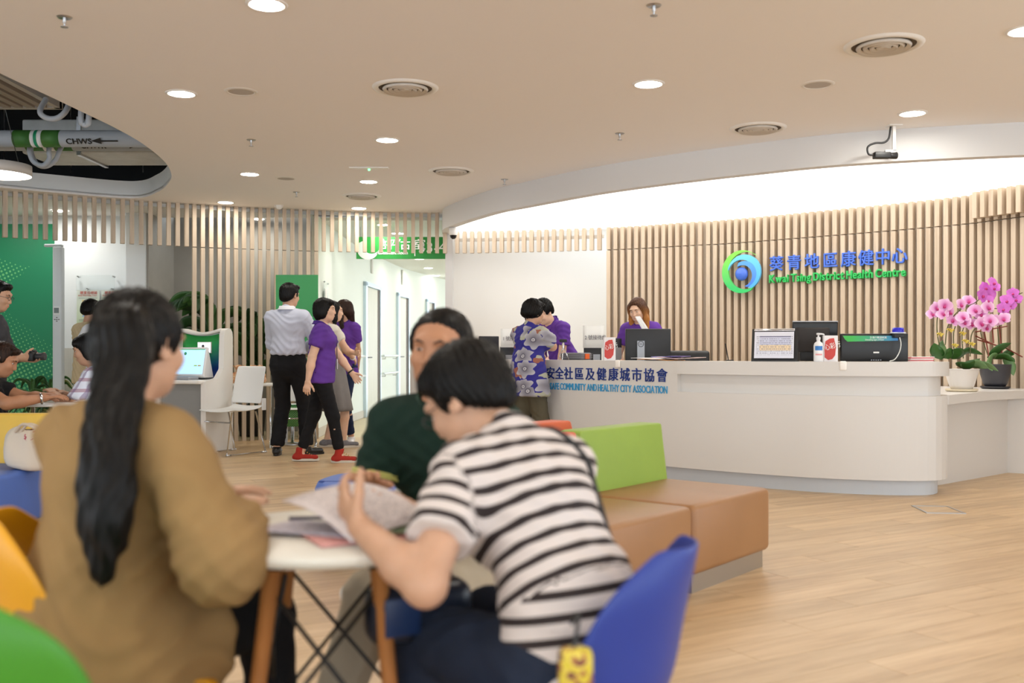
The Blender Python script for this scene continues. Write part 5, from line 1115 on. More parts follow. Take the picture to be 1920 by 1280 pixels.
    for side_, el, wr, pn, dd in ((-1, ell, wrl, palm_l, dir_l), (1, elr, wrr, palm_r, dir_r)):
        d = nrmz(wr-el) if dd is None else nrmz(dd); n = np.asarray(pn, float); n = nrmz(n-d*(n@d)); sd = np.cross(d, n)*side_   # sd points to the thumb side
        h = Field(); hz = s*.98
        h.cone(wr-nrmz(wr-el)*.05*s, wr, .029*s, .026*s, .02); h.tor(wr+d*.015*hz, wr+d*.078*hz, (.030*hz,.015*hz), (.038*hz,.014*hz), sd, .02)
        for q, (o_, L) in enumerate(((.030,.068), (.0105,.076), (-.010,.071), (-.029,.056))):
            p = wr+d*(.082-.006*abs(q-1))*hz+sd*o_*hz; dr = nrmz(d+sd*(.10-.07*q)); 
            for j, f in enumerate((.44,.31,.25)):
                ang = curl*(.7+.25*j); dr = nrmz(dr*math.cos(ang)+n*math.sin(ang)); p2 = p+dr*L*f*hz; h.cone(p, p2, (.0092-.0007*j)*hz, (.0085-.0008*j)*hz, .006); p = p2
        p = wr+d*.022*hz+sd*.026*hz; dr = nrmz(d*.72+sd*.62+n*.35)
        for j, L in enumerate((.040,.030,.025)): p2 = p+dr*L*hz; h.cone(p, p2, (.0125-.0015*j)*hz, (.011-.0015*j)*hz, .008); p = p2; dr = nrmz(dr+d*.35+n*curl*.5)
        hands.append(h.mesh(.0048))
    me, Vv, vn = to_mesh([bodyP, headP]+hands, 'person_body', skin); meshobj('body', me, None, t)
    # --- face details
    for sx in (-1, 1):
        m = MB(); c = hpnt(sx*.0305,.0805,.005); o = meshobj('eye', MB().lathe([(0,-.0085), (.006,-.006), (.0085,0), (.006,.006), (0,.0085)], 12).mesh('eye'), m_eye, t, c); o.rotation_euler = Matrix(Rh.tolist()).to_euler(); o.scale = (1.3*hs,.9*hs,.5*hs)
        o2 = meshobj('iris', MB().lathe([(0,-.0042), (.004,-.002), (.0042,.002), (0,.0042)], 10).mesh('iris'), m_iris, o, (0,.0055,0)); o2.scale = (1.1,1,2.0)
        if brow: MB().tube([hpnt(sx*.014,.0945,.024), hpnt(sx*.032,.0935,.030), hpnt(sx*.050,.079,.026)], [.0028*hs,.0034*hs,.0018*hs], 6).build('eyebrow', m_brow, t)
    MB().tube([hpnt(-.021,.0865,-.0575), hpnt(-.008,.0945,-.0560), hpnt(.008,.0945,-.0560), hpnt(.021,.0865,-.0575)], [.002*hs,.0045*hs,.0045*hs,.002*hs], 8).build('lips', m_lips, t)
    J = dict(pel=pel, wst=wst, che=che, nek=nek, shl=shl, shr=shr, ell=ell, elr=elr, wrl=wrl, wrr=wrr, hl=hl, hr=hr_, knl=knl, knr=knr, anl=anl, anr=anr, hc=hc, Rh=Rh, Rc=Rc, Rt=Rt, s=s, hs=hs, X=X, Xp=Xp, t=t, hpnt=hpnt, fat=fat, female=female, sw=sw, torso=torso, fwd=fwd, fy=fy, vox=vox, seed=seed)
    if top: top(J)
    if bottom: bottom(J)
    if shoes: shoes(J)
    if hair: hair(J)
    return J
# ---- garments
def Top(mat, sleeve=.55, g=.014, hem=-.06, collar=None, cut_neck=.0, amp=.0035, loose=0., stripe=False, trim=None, buttons=None, name='shirt', open_hem=.0, drape=0.):
    def f(J):
        s, Rc, Rt = J['s'], J['Rc'], J['Rt']; F_ = Field(); A = lambda *v: V3(*v)*s; gg = g+loose
        pel, wst, che = J['pel'], J['wst'], J['che']; low = pel+Rt @ A(0,0,hem); dn = Rt @ V3(0,0,-1); cutl = [(low, dn)]; fat, fem = J['fat'], J['female']
        hw = (.166 if not fem else .176)*s*fat
        F_.tor(low+dn*.05, wst, (hw+gg+open_hem, .112*s*fat+gg+open_hem*.8), ((.137 if not fem else .122)*s*fat+gg*1.15, .10*s*fat+gg*1.1), J['Xp'], .05, cutl)
        neck_cut = [(J['nek']+Rc @ A(0,0,.012-cut_neck), Rc @ nrmz((0,.35,1)))]
        F2 = Field(); J['torso'](F2, g)
        for q in F2.p[1:]: F_.p.append(q[:6]+(tuple(neck_cut),)+q[7:])
        for sh, el, wr in ((J['shl'], J['ell'], J['wrl']), (J['shr'], J['elr'], J['wrr'])):
            ax = nrmz(el-sh); rr = .050*s*fat
            if sleeve <= 1: e = sh+(el-sh)*sleeve; F_.cone(sh, e+ax*.03, rr+g*1.0, rr*.9+gg*1.15, .04, [(e, ax)])
            else:
                F_.cone(sh, el, rr+g, rr*.85+gg, .04); ax2 = nrmz(wr-el); e = el+(wr-el)*min(1, sleeve-1); F_.cone(el, e+ax2*.02, rr*.86+gg, .033*s+gg*.8, .03, [(e, ax2)])
        if drape:
            for h, kn in ((J['hl'], J['knl']), (J['hr'], J['knr'])): ax = nrmz(kn-h); e = h+(kn-h)*drape; F_.cone(h, e+ax*.03, .098*s+gg, .092*s+gg, .06, [(e, ax)])
        if collar:
            n0 = J['nek']+Rc @ A(0,-.006,-.03); n1 = J['nek']+Rc @ A(0,-.004,.035); up = nrmz(n1-n0); F_.cone(n0, n1, .076*s, .066*s, .015, [(n1, nrmz(up+Rc @ V3(0,.55,0)))])
        P = F_.mesh(J['vox'])
        me, Vv, vn = to_mesh([P], name, mat, folds(amp, J['seed'])); o = meshobj(name, me, None, J['t'])
        if stripe:
            best = np.full(len(Vv), 9e9); coord = np.zeros(len(Vv))
            segs = [(pel, wst, .0, .15), (wst, che, np.linalg.norm(wst-pel), .15), (che, J['nek'], np.linalg.norm(wst-pel)+np.linalg.norm(che-wst), .15), (J['shl'], J['ell'], .03, .05), (J['shr'], J['elr'], .03, .05)]
            for a, b, o0, r in segs:
                d = b-a; L = np.linalg.norm(d); w = (Vv-a) @ d/L; tt = np.clip(w/L, 0, 1); dist = np.linalg.norm(Vv-a-tt[:, None]*d, axis=1)/r
                ww = w if r > .1 else w; k = dist < best; best[k] = dist[k]; coord[k] = (o0+ww)[k]
            at = me.attributes.new('band', 'FLOAT', 'POINT'); at.data.foreach_set('value', coord.astype(np.float32))
        if collar and collar is not True:
            m = MB(); pts = []
            for q in range(13):
                a = -2.8+5.6*q/12; fr = -math.cos(a); pts.append(J['nek']+Rc @ (A(.073*math.sin(a), .076*fr-.004+.012*max(0, fr), .036-.058*max(0, fr)**1.3)))
            def cf(u, v):
                i = min(int(u*12+.5), 12); p = pts[i]; outw = nrmz(p-J['nek']); return tuple(p+outw*(.004+.022*v*v)*s+V3(0,0,.010-.046*v)*s)
            MB().grid(cf, 13, 4).build('collar', collar, o, solid=.004)
        if trim:
            for sh, el in ((J['shl'], J['ell']), (J['shr'], J['elr'])):
                ax = nrmz(el-sh); e = sh+(el-sh)*(sleeve-.03); r = .050*s*fat*.9+gg*1.15+.002; u = nrmz(np.cross(ax, (0.3,.2,1))); w = np.cross(ax, u)
                for k, mm in enumerate(trim if isinstance(trim, (list, tuple)) else [trim]): MB().tube([e-ax*.009*k+(u*math.cos(a)+w*math.sin(a))*r for a in np.linspace(0, 2*PI, 25)[:-1]], .0042, 6, True).build('sleeve_trim', mm, o)
        if buttons:
            for k in range(3):
                c = J['nek']+Rc @ A(0,.085+.012*k,-.045-.045*k); MB().lathe([(0,.004), (.006,.003), (.007,0)], 10, Tm(tuple(c), 0, -PI/2)).build('button', buttons, o)
        J['shirt'] = o; J['sv'] = Vv; J['sn'] = vn
    return f
def Trousers(mat, g=.012, length=.97, amp=.003, flare=0., name='trousers', top_z=.06):
    def f(J):
        s, Rt = J['s'], J['Rt']; F_ = Field(); A = lambda *v: V3(*v)*s; fat = J['fat']; cut = [(J['pel']+Rt @ A(0,0,top_z), Rt @ V3(0,0,1))]
        F_.tor(J['pel']+A(0,0,-.04), J['pel']+Rt @ A(0,0,.09), (.152*s*fat+g,.108*s*fat+g), (.140*s*fat+g,.10*s*fat+g), J['Xp'], .04, cut)
        for h, kn, an in ((J['hl'], J['knl'], J['anl']), (J['hr'], J['knr'], J['anr'])):
            F_.cone(h, kn, .080*s*fat+g, .058*s+g, .04); ax = nrmz(an-kn); e = kn+(an-kn)*length; F_.cone(kn, e+ax*.03, .057*s+g, .046*s+g*.8+flare, .03, [(e, ax)])
        me, _, _ = to_mesh([F_.mesh(J['vox'])], name, mat, folds(amp, J['seed']+5, 12, 9)); J['trousers'] = meshobj(name, me, None, J['t'])
    return f
def Skirt(mat, hem_z, w0=.15, w1=.25):
    def f(J):
        s = J['s']; pel = J['pel']
        def sk(u, v): a = 2*PI*u; r = w0+(w1-w0)*v**.8; j = 1+.06*v*math.sin(9*a); z = pel[2]+.10*s+(hem_z-pel[2]-.10*s)*v; return (1.08*r*j*math.cos(a), .82*r*j*math.sin(a)+.03*v, z)
        J['trousers'] = MB().grid(sk, 40, 14, closed_u=True).build('skirt', mat, J['t'], solid=.006)
    return f
def Shoes(mat, sole=None, high=.0, laces=None, L=1.):
    sole = sole or m_sole
    def f(J):
        s = J['s']
        for an, a in ((J['anl'], J['fy'][0]), (J['anr'], J['fy'][1])):
            fw = J['fwd'](a); sd = np.cross(fw, (0,0,1)); zf = an[2]-.085*s; b = V3(an[0], an[1], zf)
            F_ = Field(); F_.tor(b-fw*.055*s+V3(0,0,.04*s), b+fw*.155*s*L+V3(0,0,.036*s), (.037*s,.036*s), (.042*s,.026*s), sd, .02, [(b+V3(0,0,.018), V3(0,0,-1))]); F_.cone(b-fw*.02*s+V3(0,0,.05*s), an+V3(0,0,.0+high), .042*s, .046*s, .025, [(an+V3(0,0,high), V3(0,0,1))])
            me, _, _ = to_mesh([F_.mesh(.0065)], 'shoe', mat); o = meshobj('shoe', me, None, J['t'])
            out = [];
            for q in range(24):
                th = 2*PI*q/24; cx = math.cos(th); out.append(tuple((b+fw*(.05*s+(.145*s*L)*cx)+sd*(.040+.006*cx)*s*math.sin(th))[:2]))
            MB().prism(out, zf, zf+.024, smooth=True).build('sole', sole, o)
            if laces:
                for k in range(4): c = an+fw*(.045+.022*k)*s+V3(0,0,(-.012-.013*k)*s+high*.4); MB().tube([c-sd*.024*s, c+V3(0,0,.008), c+sd*.024*s], .0032, 5).build('lace', laces, o)
    return f
def strand_disp(J, amp, seed):
    def f(P, n):
        q = (P-J['hc']) @ J['Rh']; a = np.arctan2(q[:, 0], q[:, 1]+.02); return amp*(np.sin(34*a+3*np.sin(30*q[:, 2]+seed))+.6*np.sin(71*a+seed+14*q[:, 2]))
    return f
def Hair(style='short', mat=None, vol=0., length=.3, amp=.0022, fringe=.062, extra=None):
    def f(J):
        hp, hs, Rh = J['hpnt'], J['hs'], J['Rh']; F_ = Field(); v = .007+vol
        el = lambda c, r, k=.02, sub=False, cut=(): F_.ell(hp(*c), np.array(r)*hs, Rh, k*hs, cut, sub)
        def plane(c, n): return (hp(*c), Rh @ nrmz(n))
        if style == 'short':
            cut = (plane((0,.0,-.004), (0,.70,-.72)),)
            el((0,-.016,.034), (.075+v,.094+v,.083+v), .02, False, cut); el((0,-.055,-.02), (.064+v*.6,.05+v*.6,.062), .02, False, (plane((0,-.03,-.07), (0,.3,-1)), plane((0,.0,-.004), (0,.70,-.72))))
            for sx in (-1, 1): el((sx*.066,.018,.012), (.016,.022,.034), .012)
            el((.012,.062,.088), (.055,.032,.022+vol), .02)
        elif style in ('bob', 'short_f'):
            cut = (plane((0,.058,.02), (0,.93,-.36)),)
            el((0,-.016,.036), (.077+v,.096+v,.085+v), .02, False, cut); dz = 0 if style == 'bob' else .03
            el((0,-.050,-.030+dz*.5), (.076+v,.058+v,.080-dz), .03)
            for sx in (-1, 1): el((sx*.070,-.012,-.022+dz), (.022+v*.5,.046,.070-dz), .02)
            el((.02,.060,.080), (.062,.036,.028), .02); el((-.04,.066,.06), (.032,.026,.03), .015)
        elif style in ('long', 'ponytail', 'half'):
            cut = (plane((0,.050,.03), (0,.90,-.43)),); k_ = .0 if style == 'ponytail' else 1.
            el((0,-.016,.035), (.075+v,.095+v,.084+v), .02, False, cut)
            el((0,-.055,-.012), (.070+v*.7,.052+v,.075), .03)
            if style == 'ponytail':
                for sx in (-1, 1): el((sx*.067,-.005,.020), (.015,.050,.045), .02)
                pt = extra['pts']; P = catmull(pt, 4); n = len(P)
                for i in range(n-1): w0, w1 = np.interp([i/(n-1), (i+1)/(n-1)], [0,.08,.35,.75,1], extra['w']); F_.tor(P[i], P[i+1], (w0, w0*.55), (w1, w1*.55), extra['x'], .03)
            else:
                nk = J['nek']; base = hp(0,-.07,-.05); end = J['che']+J['Rc'] @ V3(0,-.115,.18-length)
                if style == 'half': end = J['nek']+J['Rc'] @ V3(0,-.10,-.02)
                F_.tor(hp(0,-.058,-.03), base+(end-base)*.5, (.080*hs+v,.045), (.082,.034), J['X'], .04); F_.tor(base+(end-base)*.5, end, (.082,.034), (.058,.022), J['X'], .03)
                for sx in (-1, 1):
                    a = hp(sx*.078,.012,.0); b = hp(sx*.083,.012,-.09); F_.tor(hp(sx*.068,.03,.045), a, (.024,.036), (.024,.034), Rh @ V3(1,0,0), .03); F_.tor(a, b, (.022,.034), (.022,.034), Rh @ V3(1,0,0), .02)
                    if extra and extra.get('front'):
                        c = J['che']+J['Rc'] @ V3(sx*.085,.095,.19-length); F_.tor(b, c, (.028,.030), (.026,.016), J['X'], .03)
                    elif style == 'half':
                        F_.tor(b, J['nek']+J['Rc'] @ V3(sx*.075,.03,-.03), (.022,.03), (.018,.02), J['X'], .02)
        elif style == 'thin':
            cut = (plane((0,-.01,.012), (0,.62,-.78)),)
            el((0,-.018,.030), (.074+.010,.094+.009,.083+.006), .02, False, cut); el((0,-.058,-.02), (.064,.05,.06), .02, False, (plane((0,-.03,-.06), (0,.3,-1)), plane((0,-.01,.012), (0,.62,-.78))))
            for sx in (-1, 1): el((sx*.072,.012,.020), (.014,.026,.042), .012)
        me, _, _ = to_mesh([F_.mesh(.0068 if J['vox'] > .009 else .0062)], 'hair', mat or HB, strand_disp(J, amp, J['seed'])); J['hair'] = meshobj('hair', me, None, J['t'])
    return f
def snap(J, pts, off=.004):
    out = []
    for p in pts: i = int(np.argmin(((J['sv']-np.asarray(p))**2).sum(1))); out.append(J['sv'][i]+J['sn'][i]*off)
    return out
def Glasses(J, mat):
    hp, hs = J['hpnt'], J['hs']; m = MB()
    for sx in (-1, 1):
        m.tube([hp(sx*.032+.021*math.cos(a), .102, .004+.015*math.sin(a)) for a in np.linspace(0, 2*PI, 17)[:-1]], .0016*hs, 5, True); m.tube([hp(sx*.053,.1,.008), hp(sx*.076,.06,.008), hp(sx*.082,-.01,.006)], .0016*hs, 5)
    m.tube([hp(-.011,.104,.008), hp(.011,.104,.008)], .0016*hs, 5).build('glasses', mat, J['t'])
def Band(J, which, mat, w=.012, r=.034, name='watch', back=.02):
    wr, el = (J['wrl'], J['ell']) if which == 'l' else (J['wrr'], J['elr']); ax = nrmz(wr-el); c = wr-ax*back; u = nrmz(np.cross(ax, (.3,.2,1))); v = np.cross(ax, u)
    MB().tube([c+(u*math.cos(a)+v*math.sin(a))*r for a in np.linspace(0, 2*PI, 21)[:-1]], w*.5, 6, True).build(name, mat, J['t'])
# ================================================================== the people
R_ = math.radians
def loc_of(loc, yaw):
    def f(x, y, z): c, s_ = math.cos(-yaw), math.sin(-yaw); dx, dy = x-loc[0], y-loc[1]; return V3(c*dx-s_*dy, s_*dx+c*dy, z-loc[2])
    return f
m_khaki = cloth('khaki cotton', (152,122,80)); m_black = cloth('black cloth', (24,24,27), .15); m_navy_c = cloth('navy cloth', (36,44,62), .12); m_beige_c = cloth('beige cloth', (176,164,144))
m_polo_g = cloth('dark green polo', (22,46,38)); m_purple = cloth('purple polo', (98,58,150)); m_purple2 = cloth('dark purple polo', (72,42,128)); m_shirtw = cloth('pale blue grey shirt', (200,204,220), .04); m_knit = cloth('cream knit', (222,216,204), .05, .5, 160); m_greyskirt = cloth('grey skirt', (124,120,118))
m_jean = cloth('dark denim', (30,42,72), .15, .4, 300); m_olive = cloth('olive trousers', (92,86,70)); m_char = cloth('charcoal shirt', (62,63,68), .1); m_tee = cloth('cream tee', (206,186,150)); m_whitet = cloth('white tee', (226,228,234), .04); m_red_sh = cloth('red suede', (172,52,42), .12); m_blk_sh = M('black leather', (22,22,24), .3); m_white_sh = M('white leather', (236,234,236), .4)
m_cuff = M('yellow white trim', (206,206,120), .7); m_cuff2 = M('green trim', (30,60,46), .8); m_btn = M('pearl button', (228,226,222), .3)
# striped knit: bands follow the torso and the sleeves
s = N('striped knit'); at = s.n('ShaderNodeAttribute', attribute_name='band'); fr = s.math('FRACT', s.math('MULTIPLY', s.math('ADD', at.outputs['Fac'], .30), 1/.0415)); f = s.math('LESS_THAN', s.math('ABSOLUTE', s.math('SUBTRACT', fr, .5)), .19)
s.base(s.mix(f, rgb((216,206,202)), rgb((42,32,32)))); s.b.inputs['Roughness'].default_value = .85; s.bump(s.noise(s.obj(), 300, 2), .2, .002); m_stripe = s.m
# floral blouse: petalled flowers with ringed hearts over deep blue
s = N('floral blouse'); o_ = s.obj(); sc = s.mapping(o_, (4.3,1.6,4.3)); vo = s.n('ShaderNodeTexVoronoi'); vo.inputs['Scale'].default_value = 1; vo.inputs['Randomness'].default_value = .55; s.l(sc, vo.inputs['Vector'])
df = s.n('ShaderNodeVectorMath', operation='SUBTRACT'); s.l(sc, df.inputs[0]); s.l(vo.outputs['Position'], df.inputs[1]); x, y, z = s.sepx(df.outputs[0])
ang = s.math('ARCTAN2', x, z); r = s.math('SQRT', s.math('ADD', s.math('MULTIPLY', x, x), s.math('MULTIPLY', z, z))); edge = s.math('ADD', .34, s.math('MULTIPLY', s.math('COSINE', s.math('MULTIPLY', ang, 6)), .06))
pet = s.math('LESS_THAN', r, edge); sh = s.ramp(s.math('MULTIPLY', r, 2.6), [(0, rgb((60,58,72))), (.14, rgb((200,198,204))), (.2, rgb((70,66,84))), (.3, rgb((120,118,130))), (1, rgb((178,176,186)))])
lf = s.math('GREATER_THAN', s.noise(s.mapping(o_, (7,2,7)), 1.4, 2), .56); br = s.math('GREATER_THAN', s.noise(s.mapping(o_, (6,2,6), (0,0,0), (3,1,2)), 1.3, 2), .62)
c = s.mix(lf, rgb((36,32,128)), rgb((168,168,150))); c = s.mix(br, c, rgb((150,92,74))); c = s.mix(pet, c, sh); s.base(c); s.b.inputs['Roughness'].default_value = .75; m_floral = s.m
# plaid
s = N('plaid shirt'); x, y, z = s.sepx(s.obj()); fx = s.math('LESS_THAN', s.math('ABSOLUTE', s.math('SUBTRACT', s.math('FRACT', s.math('MULTIPLY', s.math('ADD', x, y), 13)), .5)), .16); fz = s.math('LESS_THAN', s.math('ABSOLUTE', s.math('SUBTRACT', s.math('FRACT', s.math('MULTIPLY', z, 13)), .5)), .16)
s.base(s.mix(s.math('MULTIPLY', fx, .6), s.mix(s.math('MULTIPLY', fz, .6), rgb((214,220,236)), rgb((150,80,100))), rgb((120,96,140)))); s.b.inputs['Roughness'].default_value = .85; m_plaid = s.m

# --- 1 woman in khaki shirt, back to us
lo, yw = (-.85, 2.02, 0), R_(-28); q = loc_of(lo, yw)
def khaki_hair(J):
    hp = J['hpnt']; b = J['che']; Rc = J['Rc']
    pts = [hp(.03,-.082,.040), hp(.045,-.105,.025), hp(.06,-.108,-.05), b+Rc @ V3(.12,-.13,.06), b+Rc @ V3(.14,-.13,-.04), b+Rc @ V3(.145,-.125,-.11), b+Rc @ V3(.15,-.12,-.20)]
    Hair('ponytail', HB, 0., extra=dict(pts=pts, w=[.024,.034,.056,.046,.003], x=(1,.2,0)), amp=.0025)(J)
    MB().tube([hp(.04+.028*math.cos(a), -.102+.010*math.sin(a), .036+.024*math.sin(a)) for a in np.linspace(0, 2*PI, 19)[:-1]], .007, 8, True).build('hair_tie', M('blue hair tie', (60,70,120), .5), J['t'])
J = person('seated woman in a loose khaki shirt with a long black ponytail, back to us', lo, yw, 1.60, True, SK2, seated=.40, lean=R_(6), hunch=R_(5), head=(R_(6), R_(8), 0), hand_r=q(-.575,2.13,.735), hand_l=q(-.72,2.36,.735), elb_r=(.157,-.126,-.14), elb_l=(-.7,-.2,-.6),
           palm_r=(0,0,-1), palm_l=(0,0,-1), foot_l=V3(-.13,.36,0), foot_r=V3(.14,.40,0), top=Top(m_khaki, 1.78, .020, -.15, True, loose=.02, amp=.005, name='khaki_shirt', open_hem=.045, drape=.5), bottom=Trousers(m_black), shoes=Shoes(m_blk_sh), hair=khaki_hair, vox=.009, seed=3, curl=.25)
# --- 2 person in the striped shirt
lo, yw = (.13, 1.94, 0), R_(38); q = loc_of(lo, yw)
J = person('person in a black and white striped shirt bending over the papers, back to us', lo, yw, 1.57, True, SK2, seated=.40, lean=R_(12), hunch=R_(25), head=(R_(22), R_(36), R_(0)), hand_l=q(-.30,1.97,.735), hand_r=q(-.19,2.22,.73), elb_l=(-.4,-.9,-.7), elb_r=(.6,.2,-.8),
           palm_l=(1,0,.2), palm_r=(0,.2,1), dir_l=(-.06,.7,.5), dir_r=(-.8,.6,.05), foot_l=V3(-.14,.34,0), foot_r=V3(.14,.36,0), top=Top(m_stripe, .62, .015, -.10, True, loose=.010, amp=.004, stripe=True, name='striped_shirt', open_hem=.01), bottom=Trousers(m_navy_c, .02), shoes=Shoes(m_blk_sh), hair=Hair('short', HB, .010, amp=.0025), vox=.009, fat=1.0, seed=4, curl=.45, neck_f=.03)
Glasses(J, M('dark glasses frame', (40,34,36), .3))
MB().tube(catmull([tuple(v) for v in snap(J, [J['shr']+J['Rc'] @ V3(-.10,.02,.08), J['shr']+J['Rc'] @ V3(-.07,-.06,.05), J['shr']+J['Rc'] @ V3(-.02,-.10,-.02), J['shr']+J['Rc'] @ V3(.03,-.10,-.10), J['shr']+J['Rc'] @ V3(.05,-.06,-.18)], .003)], 6), .006, 6).build('bag_strap', M('dark strap', (44,44,46), .7), J['t'])
t = thing('handbag', 'dark blue handbag on the lap of the person in stripes', 'handbag', W(785,1200,2.16), R_(30)); MB().rbox(-.12,.12,-.05,.05,0,.13,.04,4).build('body', M('dark blue leather', (22,30,46), .35), t); MB().tube(catmull([(-.08,0,.12), (-.05,0,.18), (.05,0,.18), (.08,0,.12)], 6), .007, 8).build('handle', m_blk, t); MB().rbox(-.1,-.02,-.056,-.048,.03,.11,.003).build('side_panel', M('blue leather highlight', (28,48,86), .35), t)  # lighter side panel: slight highlights on the dark blue bag, put into colour
s = N('yellow print cloth'); f = s.noise(s.obj(), 60, 2); s.base(s.ramp(f, [(.42, rgb((206,186,40))), (.5, rgb((226,206,90))), (.58, rgb((150,60,40))), (.7, rgb((70,80,60)))]))
t = thing('yellow_pouch', 'yellow patterned pouch hanging by the blue chair', 'pouch', W(1076,1296,1.70)); MB().rbox(-.027,.032,-.02,.02,0,.075,.012,3).build('body', s.m, t); MB().tube(catmull([(0,0,.07), (.01,.03,.12), (.0,.06,.10)], 6), .004, 6).build('strap', m_blk2, t)
# --- 3 older man in green polo
lo, yw = (-.175, 2.92, 0), R_(168); q = loc_of(lo, yw)
J = person('older man in a dark green polo with pale sleeve trim facing us across the table', lo, yw, 1.60, False, SK3, seated=.39, lean=R_(8), hunch=R_(6), head=(R_(-4), R_(2), R_(-3)), hand_r=q(-.385,2.62,.73), hand_l=q(-.10,2.60,.73), elb_r=(.25,-.15,-1), elb_l=(-.25,-.15,-1), palm_r=(0,0,-1), palm_l=(0,0,-1),
           foot_l=V3(-.13,.42,0), foot_r=V3(.22,.46,0), top=Top(m_polo_g, .62, .014, -.10, m_cuff2, trim=[m_cuff, m_cuff], loose=.010, amp=.005, name='polo_shirt'), bottom=Trousers(m_beige_c, .018), shoes=Shoes(m_blk_sh), hair=Hair('thin', HB, amp=.0015), vox=.009, fat=.95, seed=6)
# --- 4 man in pale shirt and black trousers, back to us
b = G(552, 856); lo, yw = (b.x-.09, b.y+.12, 0), R_(-12)
J = person('man in a pale grey shirt and black trousers standing with his back to us', lo, yw, 1.80, False, SK2, head=(R_(-14), R_(6), 0), lean=R_(-1), hand_l=V3(-.02,.24,1.10), hand_r=V3(.08,.26,1.12), elb_l=(-1,-.1,-.5), elb_r=(1,-.1,-.5), foot_l=V3(-.13,0,0), foot_r=V3(.16,.10,0), feet_yaw=(R_(20), R_(-40)), palm_l=(.3,-1,0), palm_r=(-.3,-1,0),
           top=Top(m_shirtw, 1.96, .016, .075, M('white collar', (232,234,240), .8), loose=.012, amp=.006, name='shirt'), bottom=Trousers(m_black, .018, .985, flare=.012, top_z=.10), shoes=Shoes(m_blk_sh, m_blk), hair=Hair('short', HB, .004), seed=8, fat=1.06)
MB().tube([J['pel']+V3(.166*math.cos(a),.126*math.sin(a),.135) for a in np.linspace(0, 2*PI, 31)[:-1]], .012, 6, True).build('belt', m_blk, J['t'])
# --- 5 woman in purple polo walking right
b = G(602, 866); lo, yw = (b.x, b.y, 0), R_(-86); sA = 1.6/1.7
J = person('woman in a purple polo, black trousers and red boots walking right', lo, yw, 1.60, True, SK1, head=(R_(-2), R_(0), 0), lean=R_(2), hand_r=V3(.22,-.12,.72), hand_l=V3(-.14,.30,.86), elb_r=(.4,-1,.1), elb_l=(-.5,-.9,-.2), foot_r=V3(.06,.19,.0), foot_l=V3(-.08,-.21,.0), palm_r=(-1,.2,0), palm_l=(.8,.3,-.4),
           top=Top(m_purple, .60, .014, -.10, m_purple2, amp=.005, loose=.016, name='polo_shirt'), bottom=Trousers(m_black, .012, .87), shoes=Shoes(m_red_sh, m_sole, .055, M('ochre lace', (190,140,60), .7)), hair=Hair('bob', HB, .004), seed=9, fat=1.06, curl=.4)
Band(J, 'l', m_blk, .016, .033, 'wristband')
MB().rbox(-.035,.035,-.004,.004,-.05,.05,.004,2,Tm(tuple(J['wst']+V3(-.02,.15,-.03)), .2)).build('badge', m_paper, J['t']); MB().tube([J['wst']+V3(-.02,.15,.02), J['che']+V3(-.03,.14,0), J['nek']+V3(-.05,.05,-.02)], .004, 5).build('lanyard', m_blk2, J['t'])
# --- 6 woman in cream knit and grey skirt
b = G(648, 838); lo, yw = (b.x-.16, b.y, 0), R_(-70)
J = person('woman in a cream knit top and long grey skirt with folded arms', lo, yw, 1.66, True, SK1, head=(R_(-8), R_(2), 0), hand_l=V3(.12,.24,1.08), hand_r=V3(-.10,.27,1.02), elb_l=(-.8,.3,-.9), elb_r=(.8,.3,-.9), palm_l=(0,-1,0), palm_r=(0,-1,0), foot_l=V3(-.08,-.04,0), foot_r=V3(.08,.12,0), top=Top(m_knit, .5, .014, .02, None, cut_neck=.02, amp=.002, name='knit_top'), bottom=Skirt(m_greyskirt, .42), shoes=Shoes(M('grey espadrille', (120,118,122), .8, var=.2, vscale=60), m_sole), hair=Hair('half', HB), seed=10)
Band(J, 'r', m_white_sh, .016, .031, 'watch')
# --- 7 long haired woman in purple polo
b = G(657, 831); lo, yw = (b.x-.07, b.y, 0), R_(150)
J = person('long-haired woman in a purple polo and dark jeans, hands behind her back', lo, yw, 1.70, True, SK2, head=(R_(-62), R_(0), 0), hand_l=V3(-.03,-.20,.88), hand_r=V3(.05,-.20,.88), elb_l=(-1,-.1,0), elb_r=(1,-.1,0), foot_l=V3(-.10,0,0), foot_r=V3(.10,.05,0), feet_yaw=(R_(30), R_(10)), top=Top(m_purple, .60, .014, -.12, m_purple2, amp=.004, loose=.012, buttons=m_btn, name='polo_shirt'), bottom=Trousers(m_jean, .008, .93), shoes=Shoes(m_white_sh, m_white_sh, .0, m_white_sh), hair=Hair('long', HBR, .002, .32, extra=dict(front=True)), seed=11)
# --- 8 woman in floral blouse leaning on the counter
lo, yw = (W(990,0,9.35).x, 9.35, 0), R_(-38); q = loc_of(lo, yw); e8 = at_s(DK, DKS, desk_s(1040))[0]
J = person('woman in a blue and grey floral blouse leaning on the counter', lo, yw, 1.56, True, SK2, head=(R_(-18), R_(10), 0), lean=R_(1), hunch=R_(5), hand_r=q(*W(1002,648,9.64)), hand_l=q(.28,9.95,1.06), elb_r=(.665,.77,-.45), elb_l=(-.6,-.3,-.8), palm_r=(-.4,0,-1), palm_l=(0,0,-1), foot_l=V3(-.11,-.05,0), foot_r=V3(.11,-.03,0), top=Top(m_floral, .62, .018, -.20, True, amp=.004, loose=.026, open_hem=.035, name='floral_blouse'), bottom=Trousers(m_olive, .024), shoes=Shoes(m_blk_sh), hair=Hair('short_f', HB, .012, amp=.004), seed=12, fat=1.1)
